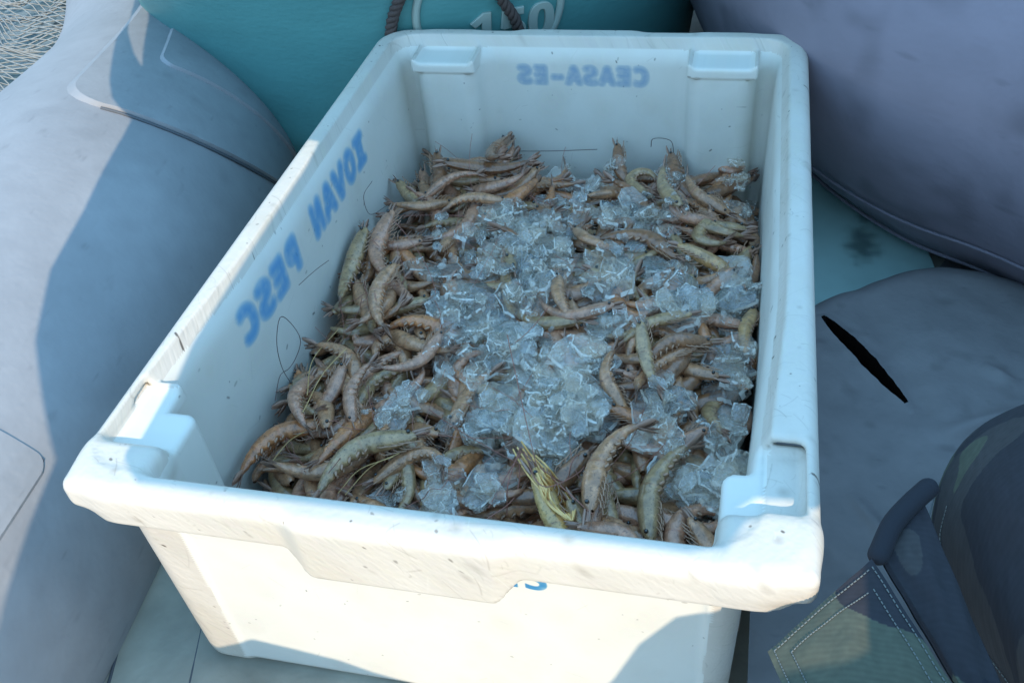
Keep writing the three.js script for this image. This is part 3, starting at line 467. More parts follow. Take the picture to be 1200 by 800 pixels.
// one finished shrimp of every model and tint is the source of the copies
const sources = new Map();
function shrimpRoot(mi, ti, antennae) {
  const key = mi + '/' + ti + '/' + antennae;
  if (sources.has(key)) return sources.get(key).clone();
  const m = models[mi], g = new THREE.Group();
  mesh('body', m.body, TINT[ti][1], g); mesh('tail_fan', m.tail, tailMat, g); mesh('rostrum', m.rost, tailMat, g); mesh('legs', m.legs, limbMat, g); mesh('swimmerets', m.pleo, limbMat, g);
  for (const e of m.eyes) mesh('eye', e, eyeMat, g);
  if (antennae) for (const a of m.ants) mesh('antenna', a, antMat, g);
  sources.set(key, g); return g;
}
const stuffList = [];
function layShrimp(o) {   // o: x, z, heading (direction of the head in the ground plane), model, tint, roll, pitch, flip, scale
  const m = models[o.model], q = new THREE.Quaternion().setFromEuler(new THREE.Euler(0, o.heading, 0)), side = new THREE.Quaternion().setFromAxisAngle(V(1, 0, 0), (o.flip ? 1 : -1) * (Math.PI / 2) + o.roll), pit = new THREE.Quaternion().setFromAxisAngle(V(0, 0, 1), o.pitch);
  q.multiply(pit).multiply(side);
  const sc = o.scale, sph = m.sph.map(([x, y, z, r]) => { const v = V(x, y, z).multiplyScalar(sc).applyQuaternion(q); return [v.x, v.y, v.z, r * sc]; });
  // keep it inside the walls
  let dx = o.x, dz = o.z; const lim = (v, e) => clamp(v, -e, e); let mx = 0, mz = 0;
  for (const [x, , z, r] of sph) { const X = dx + x, Z = dz + z; const ex = 0.19 - r, ez = 0.289 - r; if (X > ex) mx = Math.min(mx, ex - X); if (X < -ex) mx = Math.max(mx, -ex - X); if (Z > ez) mz = Math.min(mz, ez - Z); if (Z < -ez) mz = Math.max(mz, -ez - Z); }
  dx += mx; dz += mz;
  for (const s of sph) { s[0] += dx; s[2] += dz; }
  const lift = settle(sph, o.sink ?? 0.72) + (o.up || 0);
  const place = { p: V(dx, lift, dz), q, sc, ...o };
  return place;
}
const headingOf = (a, b) => Math.atan2(-(a.z - b.z), a.x - b.x);
const regionOf = (x, z) => {
  if (z < -0.2) return x < -0.06 ? 'in the far left corner of the crate' : x < 0.07 ? 'at the middle of the far wall' : 'in the far right corner of the crate';
  if (z > 0.17) return x < -0.06 ? 'in the near left corner of the crate' : x < 0.06 ? 'behind the middle of the near rim' : 'in the near right corner of the crate';
  if (x < -0.1) return z < -0.07 ? 'by the left wall under the far reversed letters' : z < 0.08 ? 'by the left wall under the near reversed letters' : 'by the left wall next to the looped feeler';
  if (x > 0.1) return z < -0.03 ? 'by the far half of the right wall' : 'by the near half of the right wall';
  return x < -0.03 ? (z < 0 ? 'on the far left border of the ice' : 'on the near left border of the ice') : z < -0.05 ? 'among the far ice pieces' : z < 0.08 ? 'among the ice at the heap centre' : 'among the near ice pieces';
};
const R1 = rng(101);
const pickTint = (r) => { const v = r(); return v < 0.34 ? 0 : v < 0.55 ? 1 : v < 0.78 ? 2 : v < 0.86 ? 3 : 4; };
// lower layers: one mass of instances
for (let k = 0; k < 700; k++) stuffList.push(layShrimp({ x: (R1() - 0.5) * 0.37, z: (R1() - 0.5) * 0.57, heading: R1() * 6.28, model: Math.floor(R1() * 10), tint: pickTint(R1), roll: (R1() - 0.5) * 1.1, pitch: (R1() - 0.5) * 0.4, flip: R1() < 0.5, scale: 0.85 + 0.3 * R1(), sink: 0.42 }));
{
  const root = new THREE.Group(); root.name = 'buried_shrimp'; root.userData.kind = 'stuff'; tag(root, 'lower layers of the shrimp heap showing between the top shrimp and ice', 'shrimp heap'); scene.add(root);
  const by = new Map(); for (const s of stuffList) { const k = s.model + '/' + s.tint; if (!by.has(k)) by.set(k, []); by.get(k).push(s); }
  for (const [k, list] of by) { const [mi, ti] = k.split('/').map(Number); const im = new THREE.InstancedMesh(models[mi].body, TINT[ti][1], list.length); im.name = 'shrimp_layer'; im.userData.kind = 'stuff'; shade(im); list.forEach((s, i) => im.setMatrixAt(i, new THREE.Matrix4().compose(s.p, s.q, V(s.sc, s.sc, s.sc)))); root.add(im); }
}
const shrimps = [];
function addShrimp(o, label, tintName) {
  const s = layShrimp(o), g = shrimpRoot(s.model, s.tint, o.ant ?? (R1() < 0.4 && Math.abs(s.p.x) < 0.11 && Math.abs(s.p.z) < 0.21)); g.name = numbered('shrimp'); g.position.copy(s.p); g.quaternion.copy(s.q); g.scale.setScalar(s.sc);
  if (label) tag(g, label, 'shrimp'); else { const w = regionOf(s.p.x, s.p.z), b = bends[s.model], t = `${s.sc > 1.0 ? 'large' : s.sc < 0.88 ? 'small' : 'medium'} ${TINT[s.tint][0]} ${b < 50 ? 'straight' : b < 100 ? 'bent' : 'curled'} shrimp`; tag(g, `${t} ${w}`, 'shrimp', `${t} ${w}`); }
  scene.add(g); shrimps.push(g); return g;
}
// where the ice lies in the crate: [picture x, y, radius x, radius y, pieces, of size in metres]
const ICE = [[690, 205, 38, 22, 10, 0.017], [680, 250, 45, 20, 8, 0.016], [745, 252, 26, 26, 7, 0.016], [600, 268, 42, 26, 10, 0.016], [570, 300, 42, 26, 10, 0.017], [625, 310, 35, 38, 12, 0.017], [625, 350, 25, 24, 6, 0.018], [698, 336, 26, 24, 5, 0.02], [725, 384, 28, 12, 4, 0.018],
  [740, 300, 40, 30, 8, 0.016], [560, 380, 45, 30, 8, 0.018], [545, 425, 38, 34, 7, 0.022], [610, 410, 48, 32, 10, 0.018], [660, 440, 34, 34, 7, 0.019], [615, 465, 48, 30, 9, 0.018], [570, 495, 42, 22, 6, 0.02], [600, 520, 45, 22, 7, 0.02], [665, 495, 36, 30, 8, 0.018], [690, 475, 24, 26, 6, 0.017], [700, 430, 20, 25, 4, 0.016],
  [645, 540, 26, 20, 5, 0.017], [525, 360, 20, 34, 5, 0.014], [505, 320, 22, 16, 3, 0.014], [515, 276, 18, 12, 3, 0.013], [780, 205, 22, 14, 4, 0.013], [875, 215, 36, 18, 8, 0.016], [890, 245, 28, 14, 6, 0.016], [780, 250, 22, 18, 4, 0.014], [795, 360, 36, 16, 7, 0.017], [845, 368, 30, 16, 6, 0.017], [885, 335, 26, 24, 7, 0.017], [890, 370, 20, 12, 3, 0.016],
  [872, 435, 26, 24, 5, 0.02], [885, 475, 26, 22, 5, 0.018], [870, 520, 36, 24, 8, 0.019], [815, 570, 34, 18, 5, 0.022], [850, 585, 22, 30, 5, 0.02], [788, 465, 18, 22, 4, 0.016], [765, 495, 22, 16, 4, 0.015], [455, 485, 26, 14, 3, 0.014], [480, 470, 20, 12, 2, 0.013], [515, 598, 18, 14, 2, 0.014], [518, 556, 14, 14, 2, 0.014], [575, 582, 20, 14, 3, 0.015], [460, 588, 16, 10, 2, 0.012], [795, 525, 16, 12, 3, 0.013], [785, 320, 22, 14, 3, 0.014], [640, 285, 30, 30, 8, 0.015]];
const inIce = (px, py) => ICE.some(([x, y, a, b]) => ((px - x) / a) ** 2 + ((py - y) / b) ** 2 < 1);
const toPic = (p) => { const v = p.clone().project(camera); return [600 + v.x * 600 * (camera.aspect / 1.5), 400 - v.y * 400]; };
// top layer: first the spread of ordinary ones, leaning with the flow of the heap
const R2 = rng(202);
let made = 0, tries = 0;
while (made < 262 && tries++ < 5000) {
  const x = (R2() - 0.5) * 0.37, z = (R2() - 0.5) * 0.565, [px, py] = toPic(V(x, heapTop(x, z), z));
  if (px > 935 || (inIce(px, py) && R2() < 0.72)) continue;
  let hd = x < -0.08 ? mix(-0.9, -2.0, R2()) + (R2() < 0.5 ? Math.PI : 0) : R2() * 6.28;
  if (z < -0.2 && x < 0.02) hd = (R2() - 0.5) * 0.9 + (R2() < 0.5 ? Math.PI : 0);
  if (R2() < 0.25) hd = R2() * 6.28;
  addShrimp({ x, z, heading: hd, model: Math.floor(R2() * 10), tint: pickTint(R2), roll: (R2() - 0.5) * 0.8, pitch: (R2() - 0.5) * 0.2, flip: R2() < 0.5, scale: 0.78 + 0.32 * R2(), sink: 0.62 }); made++;
}
// then those that stand out in the photograph: [head, tail] in the picture
function notable(hx, hy, tx, ty, model, tint, flip, label, extra = {}) {
  const a = toHeap(hx, hy), b = toHeap(tx, ty), m = models[model], len = Math.hypot(m.head.x - m.end.x, m.head.y - m.end.y) + 0.016, want = Math.hypot(a.x - b.x, a.z - b.z);
  const la = Math.atan2(m.head.y - m.end.y, m.head.x - m.end.x), heading = headingOf(a, b) + (flip ? 1 : -1) * la, sc = extra.scale ?? clamp(want / len, 0.82, 1.15);
  const cx = (m.head.x + m.end.x) / 2 * sc, cz = (flip ? 1 : -1) * (m.head.y + m.end.y) / 2 * sc, c = Math.cos(heading), n = Math.sin(heading);
  return addShrimp({ x: (a.x + b.x) / 2 - (cx * c + cz * n), z: (a.z + b.z) / 2 - (-cx * n + cz * c), heading, model, tint, flip, roll: 0.15, pitch: 0, sink: 0.8, ...extra, scale: sc }, label);
}
notable(608, 172, 600, 215, 5, 4, false, 'dark brown curled shrimp standing up against the far wall, left of the ice', { up: 0.012, roll: -0.5, scale: 1.1 });
notable(505, 214, 640, 220, 6, 4, false, 'long dark brown shrimp lying across the far left end of the heap', { up: 0.002 });
notable(480, 205, 560, 212, 0, 4, true, 'dark brown shrimp in the far left corner with its head at the wall');
notable(555, 272, 640, 232, 0, 3, false, 'orange-brown shrimp lying above another at the far edge of the ice', { up: 0.002 });
notable(492, 240, 570, 225, 1, 2, true, 'pale pinkish shrimp near the far left corner above the crossing brown ones', { up: 0.004 });
notable(437, 292, 400, 372, 6, 1, false, 'long straight grey-green shrimp lying by the left wall near the reversed letters', { up: 0.004 });
notable(795, 308, 868, 350, 3, 5, true, 'large yellowish curved shrimp between ice pieces right of the middle', { up: 0.006, scale: 1.05 });
notable(697, 610, 748, 565, 5, 0, true, 'tan shrimp curled into a hook behind the near rim, right of the yellow one', { up: 0.006, scale: 1.1 });
const yellow = notable(636, 592, 690, 662, 6, 6, false, 'yellow shrimp with its head and reddish feelers raised behind the near rim', { up: 0.008, scale: 1.15, ant: true, pitch: 0.1 });
notable(770, 625, 800, 570, 4, 1, true, 'grey-green curved shrimp beside the tan hooked one in the near right corner', { up: 0.003, scale: 1.1 });
notable(905, 372, 898, 430, 0, 5, false, 'yellowish shrimp standing along the right wall beside the rim', { up: 0.004 });
notable(805, 305, 690, 290, 2, 4, false, null); notable(860, 265, 800, 225, 1, 0, true, null, { up: 0.003 }); notable(800, 270, 775, 228, 0, 1, true, null, { up: 0.004 });
notable(655, 335, 672, 385, 0, 0, false, 'greyish tan shrimp lying lengthways in the middle of the ice', { up: 0.006 });
notable(735, 490, 720, 425, 1, 0, true, 'tan shrimp right of the ice drift pointing toward the near rim', { up: 0.004 });
notable(752, 420, 768, 480, 6, 1, false, 'grey-green straight shrimp beside a tan one, right of the ice drift', { up: 0.004 });
notable(795, 400, 745, 408, 1, 1, false, null, { up: 0.002 }); notable(880, 395, 820, 392, 2, 2, false, null, { up: 0.002 });
notable(415, 500, 440, 440, 4, 2, true, null, { up: 0.003 }); notable(440, 540, 345, 575, 3, 0, true, 'tan curved shrimp in the near left corner under a paler one', { up: 0.004, scale: 1.1 });
notable(480, 530, 395, 605, 2, 1, false, 'large greenish tan shrimp behind the near rim, left of the middle', { up: 0.006, scale: 1.15 });
notable(355, 522, 305, 570, 2, 3, false, 'orange-tinted shrimp in the near left corner against the wall', { up: 0.006, scale: 1.05 });
notable(375, 455, 365, 530, 3, 2, false, null, { up: 0.003 }); notable(470, 330, 455, 420, 4, 0, false, null, { up: 0.002 });
notable(680, 285, 720, 300, 3, 0, false, null, { up: 0.004 }); notable(505, 420, 470, 450, 3, 2, true, null, { up: 0.003 });
notable(790, 180, 818, 210, 0, 4, false, 'dark brown shrimp head pointing up at the far wall, right of the ice', { up: 0.004, pitch: 0.2, scale: 0.95 });
notable(735, 172, 765, 200, 1, 4, false, 'dark brown shrimp with its pointed head up at the far wall, beside the ice', { up: 0.003, pitch: 0.2, scale: 0.9 });
notable(470, 275, 455, 345, 1, 2, false, null, { up: 0.003 }); notable(525, 250, 470, 262, 1, 0, true, null, { up: 0.003 }); notable(590, 250, 530, 260, 7, 0, false, null, { up: 0.003 });
// ---- ice
function icePlate(seed) {   // a broken plate of ice: clear faces, whitish edge painted for its bright rim light
  const r = rng(seed), n = 6 + Math.floor(r() * 4), out = [], a0 = r() * 6.28, sx = 0.8 + r() * 0.4, sz = 0.6 + r() * 0.35;
  for (let k = 0; k < n; k++) { const a = a0 + (k + (r() - 0.5) * 0.75) / n * 6.283, q = 0.72 + r() * 0.42; out.push([Math.cos(a) * q * sx, Math.sin(a) * q * sz]); }
  const per = []; for (let k = 0; k < n; k++) { const A = out[k], B = out[(k + 1) % n]; for (let i = 0; i < 4; i++) { const t = i / 4, j = i ? (r() - 0.5) * 0.07 : 0; per.push([mix(A[0], B[0], t) + j, mix(A[1], B[1], t) + j * (r() - 0.3)]); } }
  const m = per.length, h = 0.15 + r() * 0.14, tiltX = (r() - 0.5) * 0.35, tiltZ = (r() - 0.5) * 0.35, P = [];
  const bulge = r() * 0.12, ring = (sc, y, jit) => per.forEach(([x, z]) => { const X = x * sc, Z = z * sc; P.push([X, y + (y > 0 ? tiltX * X + tiltZ * Z : 0) * 0.6 + 0.10 * N3(X * 2.1 + seed, Z * 2.1, 1) + jit * (r() - 0.5), Z]); });
  ring(0.42, h * 1.05 + bulge, 0.05); ring(0.89, h, 0.05); ring(0.98, h * 0.6, 0.06); ring(1, -h * 0.35, 0.07); ring(0.86, -h, 0.05); ring(0.4, -h * 1.1, 0.04);
  P.push([0, h * 1.1 + bulge, 0], [0, -h * 1.1, 0]);
  const ix = [], band = [];
  for (let k = 0; k < m; k++) { const q = (k + 1) % m; ix.push(6 * m, q, k); for (let l = 0; l < 5; l++) { const A = l * m + k, B = l * m + q; const f = [A, B, A + m, B, B + m, A + m]; ix.push(...f); if (l === 1 || l === 2 || l === 3) band.push(...f); } ix.push(6 * m + 1, 5 * m + k, 5 * m + q); }
  const make = (index, grow) => { let g = new THREE.BufferGeometry(); const pos = [], uv = []; P.forEach(([x, y, z]) => { pos.push(x * grow, y * grow, z * grow); uv.push(x * 0.6 + y * 0.3, z * 0.6 + y * 0.3); }); g.setAttribute('position', new THREE.Float32BufferAttribute(pos, 3)); g.setAttribute('uv', new THREE.Float32BufferAttribute(uv, 2)); g.setIndex(index); return toCreasedNormals(g, 0.35); };
  // only stretches of the rim get the white edge light
  const edgeLight = []; for (let k = 0; k < m; k++) if (N3(k * 0.31 + seed, 2, 5) > -0.12) for (let l = 0; l < 3; l++) if (l === 0 ? r() < 0.92 : r() < 0.25) edgeLight.push(...band.slice((k * 3 + l) * 6, (k * 3 + l) * 6 + 6));
  return { body: make(ix, 1), edge: make(edgeLight, 1.012) };
}
const iceGeos = []; for (let i = 0; i < 16; i++) iceGeos.push(icePlate(500 + i * 13));
const iceBump = dataTex(256, (u, v) => { const a = fbm(u, v, 9, 4, 83), c = Math.abs(fbm(u, v, 5, 3, 87) - 0.5); return 0.6 * a + 0.4 * sstep(0, 0.06, c); }, false, 1);
const iceOf = (roughness, transmission, bumpScale, thickness) => phy({ color: lin(1, 0.965, 0.92), roughness, transmission, thickness, ior: 1.46, clearcoat: 1, clearcoatRoughness: 0.03, bumpMap: iceBump, bumpScale });
const iceMats = [iceOf(0.02, 0.94, 0.0009, 0), iceOf(0.03, 0.93, 0.0013, 0.01), iceOf(0.1, 0.78, 0.0018, 0)];
const iceEdge = phy({ color: lin(1, 0.94, 0.87), roughness: 0.2, transmission: 0.5, thickness: 0, bumpMap: iceBump, bumpScale: 0.002, side: THREE.DoubleSide });
const R3 = rng(303);
const iceRegion = (x, z, px, py) => px > 740 ? (py < 280 ? 'in the far right corner of the crate' : py < 400 ? 'by the right wall level with the slit' : px > 835 ? 'by the right wall near the column' : 'right of the central ice drift')
  : px < 500 || (px < 600 && py > 545) ? 'apart among the near left shrimp' : py < 230 ? 'at the far tip of the ice drift' : py < 280 ? 'in the far part of the ice drift' : py < 330 ? (px < 610 ? 'on the left of the upper drift' : 'on the right of the upper drift') : py < 400 ? 'in the middle of the ice drift' : py < 460 ? (px < 600 ? 'on the left of the lower drift' : 'on the right of the lower drift') : 'at the near end of the ice drift';
for (const [cx, cy, ra, rb, n, size] of ICE) for (let k = 0; k < n; k++) {
  const a = R3() * 6.28, q = Math.sqrt(R3()), px = cx + Math.cos(a) * q * ra, py = cy + Math.sin(a) * q * rb, h = toHeap(px, py);
  if (h.x > 0.188 || h.z < -0.282) continue;
  const sc = size * (0.78 + 0.85 * Math.pow(R3(), 1.3)), gi = Math.floor(R3() * 16), rot = new THREE.Quaternion().setFromEuler(new THREE.Euler((R3() - 0.5) * 0.55, R3() * 6.28, (R3() - 0.5) * 0.55, 'YXZ'));
  const sph = [[0, 0, 0, 0.25], [0.55, 0, 0, 0.22], [-0.55, 0, 0, 0.22], [0, 0, 0.42, 0.22], [0, 0, -0.42, 0.22]].map(([x, y, z, r]) => { const v = V(x, y, z).multiplyScalar(sc).applyQuaternion(rot); return [h.x + v.x, v.y, h.z + v.z, r * sc]; });
  const y = settle(sph, 0.42), mi = R3() < 0.55 ? 0 : R3() < 0.6 ? 1 : 2, m = new THREE.Group(); m.name = numbered('ice_piece'); scene.add(m); mesh('body', iceGeos[gi].body, iceMats[mi], m); mesh('edge_light', iceGeos[gi].edge, iceEdge, m);
  m.position.set(clamp(h.x, -0.182 + sc, 0.186 - sc * 0.8), y, clamp(h.z, -0.285 + sc, 0.285 - sc)); m.quaternion.copy(rot); m.scale.setScalar(sc);
  const w = iceRegion(h.x, h.z, px, py), big = `${sc > 0.022 ? 'large' : sc > 0.0175 ? 'medium' : 'small'} ${['glassy', 'cloudy', 'white frosted'][mi]}`; tag(m, `${big} piece of ice ${w}`, 'ice', `${big} ice pieces ${w}`);
}
{   // smaller broken plates packed between and under the pieces
  const lists = iceGeos.map(() => []);
  for (const [cx, cy, ra, rb, n, size] of ICE) for (let k = 0; k < Math.round(n * 1.5); k++) { const a = R3() * 6.28, q = Math.sqrt(R3()) * 1.05, h = toHeap(cx + Math.cos(a) * q * ra, cy + Math.sin(a) * q * rb); if (h.x > 0.182 || h.z < -0.28) continue; const sc = size * (0.35 + 0.4 * R3()), gi = Math.floor(R3() * 16); const y = settle([[h.x, 0, h.z, sc * 0.3]], 0.75); lists[gi].push(new THREE.Matrix4().compose(V(h.x, y, h.z), new THREE.Quaternion().setFromEuler(new THREE.Euler((R3() - 0.5) * 1.3, R3() * 6.28, (R3() - 0.5) * 1.3, 'YXZ')), V(sc, sc, sc))); }
  const g = new THREE.Group(); g.name = 'ice_shards'; g.userData.kind = 'stuff'; tag(g, 'small broken plates of ice packed between the larger pieces', 'ice shards'); scene.add(g);
  lists.forEach((l, i) => { if (!l.length) return; for (const [geo, mat, nm] of [[iceGeos[i].body, iceMats[i % 3 === 0 ? 1 : 0], 'shard_body'], [iceGeos[i].edge, iceEdge, 'shard_edge']]) { const im = new THREE.InstancedMesh(geo, mat, l.length); im.name = nm; im.userData.kind = 'stuff'; shade(im); l.forEach((m, k) => im.setMatrixAt(k, m)); g.add(im); } });
}
{   // crushed bits between the pieces
  const bit = new THREE.IcosahedronGeometry(1, 1), bp = bit.attributes.position; for (let i = 0; i < bp.count; i++) { const v = V(bp.getX(i), bp.getY(i), bp.getZ(i)), k = 1 + 0.35 * N3(v.x * 2, v.y * 2, v.z * 2 + 4); bp.setXYZ(i, v.x * k, v.y * k * 0.55, v.z * k * 0.75); }
  bit.computeVertexNormals();
  const list = []; for (const [cx, cy, ra, rb, n] of ICE) for (let k = 0; k < n * 2; k++) { const a = R3() * 6.28, q = Math.sqrt(R3()) * 1.1, h = toHeap(cx + Math.cos(a) * q * ra, cy + Math.sin(a) * q * rb); if (h.x > 0.184 || h.z < -0.284) continue; const sc = 0.0018 + 0.0045 * R3() * R3(); const y = settle([[h.x, 0, h.z, sc * 0.7]], 0.7); list.push(new THREE.Matrix4().compose(V(h.x, y, h.z), new THREE.Quaternion().setFromEuler(new THREE.Euler(R3() * 6, R3() * 6, R3() * 6)), V(sc, sc, sc))); }
  const im = new THREE.InstancedMesh(bit, iceMats[2], list.length); im.name = 'crushed_ice'; shade(im); list.forEach((m, i) => im.setMatrixAt(i, m)); tag(im, 'small crushed bits of ice scattered between the larger pieces', 'crushed ice'); im.userData.kind = 'stuff'; scene.add(im);
}
// ---- loose feelers on the walls and over the heap, each with the shrimp it belongs to close by
{
  const strand = (pts, r, mat, label) => tag(mesh('shrimp_feeler', tube(pts, r, 60, 4), mat, scene), label, 'feeler');
  const wallX = (px, py) => meet(px, py, 0, -0.179);
  strand([[345, 455], [330, 430], [324, 400], [328, 372], [340, 378], [352, 400], [346, 420], [338, 432], [328, 440], [322, 470]].map(([x, y]) => wallX(x, y)), 0.00035, darkAnt, 'thin dark looped feeler on the left wall below the reversed letters');
  strand([[385, 305], [370, 316], [350, 334]].map(([x, y]) => wallX(x, y)), 0.0003, darkAnt, 'short straight dark feeler on the left wall beside the heap');
  strand([[455, 240], [432, 250], [426, 230], [436, 212]].map(([x, y]) => wallX(x, y)), 0.0003, darkAnt, 'faint curved feeler low on the left wall near the far corner');
  const wz = (px, py) => meet(px, py, 2, -0.285);
  strand([[522, 195], [524, 182], [535, 172], [555, 172], [585, 176], [640, 177], [700, 175]].map(([x, y]) => wz(x, y)), 0.0004, darkAnt, 'long dark feeler running along the far wall above the heap');
  strand([[790, 183], [786, 165], [765, 163], [763, 172]].map(([x, y]) => wz(x, y)), 0.0004, darkAnt, 'bent dark feeler at the far wall above the upright shrimp head');
  strand([[835, 208], [833, 192], [815, 183], [805, 184]].map(([x, y]) => wz(x, y)), 0.0004, darkAnt, 'curved dark feeler at the far wall toward the right corner');
  const up = (l) => l.map(([x, y, h]) => { const p = toHeap(x, y); return V(p.x, p.y + h, p.z); });
  const Rf = rng(66); for (let i = 0; i < 26; i++) { let x = 330 + Rf() * 230, y = 230 + Rf() * 350, d = Rf() * 6.28, q = []; if (x < 420 - (y - 250) * 0.35) x += 90; for (let k = 0; k < 6; k++) { q.push([x, y, 0.006 + 0.006 * Rf()]); x += Math.cos(d) * 12; y += Math.sin(d) * 10; d += (Rf() - 0.5) * 0.9; } tag(strand(up(q), 0.0003, antMat), 'fine reddish feeler lying loose over the shrimp on the left side of the heap', 'feeler', 'fine reddish feelers over the left side of the heap'); }
  const red = [[[612, 545, 0.02], [608, 560, 0.022], [598, 590, 0.02], [596, 618, 0.014]], [[613, 546, 0.02], [630, 565, 0.024], [640, 578, 0.024], [665, 585, 0.02], [672, 560, 0.018], [690, 545, 0.016]], [[614, 550, 0.02], [600, 575, 0.022], [575, 612, 0.016]], [[616, 552, 0.02], [650, 585, 0.022], [695, 618, 0.014]], [[614, 546, 0.021], [640, 592, 0.02], [680, 575, 0.02], [688, 548, 0.016]], [[612, 548, 0.02], [606, 600, 0.018], [570, 625, 0.014]]];
  for (const l of red) tag(strand(up(l), 0.00045, antMat), 'reddish feeler spread from the yellow shrimp behind the near rim', 'feeler', 'reddish feelers of the yellow shrimp');
  const bristles = [], Rb = rng(55); for (let i = 0; i < 34; i++) { const q = [], s = Rb() - 0.5, l = 0.35 + 0.65 * Rb(), hgt = 0.014 + 0.01 * Rb(); for (let k = 0; k <= 5; k++) { const t = k / 5, x = mix(672, 612 + s * 26, t * l) + s * 30 * Math.sin(t * 3), y = mix(622, 543 + Math.abs(s) * 20, t * l); const p = toHeap(x, y); q.push(V(p.x, p.y + hgt * (0.5 + 0.6 * t), p.z)); } bristles.push(tube(q, 0.0006 + 0.0004 * Rb(), 12, 4)); }
  const br = mesh('bristles', mergeGeometries(bristles), phy({ color: lin(1, 0.6, 0.22), roughness: 0.4, clearcoat: 0.5 }), scene); yellow.updateMatrixWorld(true); yellow.attach(br);
  const tan = [[[400, 590, 0.012], [425, 570, 0.018], [465, 552, 0.016]], [[408, 592, 0.012], [440, 568, 0.02], [472, 548, 0.016]], [[320, 560, 0.014], [345, 535, 0.018], [362, 522, 0.016]], [[360, 500, 0.016], [385, 455, 0.018], [410, 425, 0.016]], [[365, 480, 0.016], [372, 440, 0.018], [400, 400, 0.014]]];
  for (const l of tan) tag(strand(up(l), 0.0004, std({ color: lin(0.6, 0.36, 0.14), roughness: 0.5 })), 'orange feeler lying over the shrimp in the near left part of the heap', 'feeler', 'orange feelers over the near left shrimp');
}

// ---------------------------------------------------------------- net and water beyond the left tube
{
  const gs = [], R = rng(9), P = (u, v) => V(-1.9 + u * 1.5, -0.12 + 0.05 * N3(u * 9, v * 9, 1) + 0.03 * N3(u * 23, v * 23, 2), -1.9 + v * 1.9).add(V(0.03 * N3(u * 14, v * 14, 5), 0, 0.03 * N3(u * 14, v * 14, 8)));
  for (let d = 0; d < 2; d++) for (let i = 0; i < 190; i++) { const pts = []; for (let k = 0; k <= 36; k++) { const s = k / 36, c = i / 190; let u = d ? s : s, v = d ? c * 1.6 - 0.3 + 0.35 * s : c * 1.6 - 0.3 - 0.35 * (s - 1); pts.push(P(u, v).add(V(0, 0.004 * d, 0))); } gs.push(tube(pts, 0.0014, 72, 4)); }
  tag(mesh('fishing_net', mergeGeometries(gs), M.net, scene), 'pale fishing net with open mesh lying beyond the left tube of the boat', 'net');
}

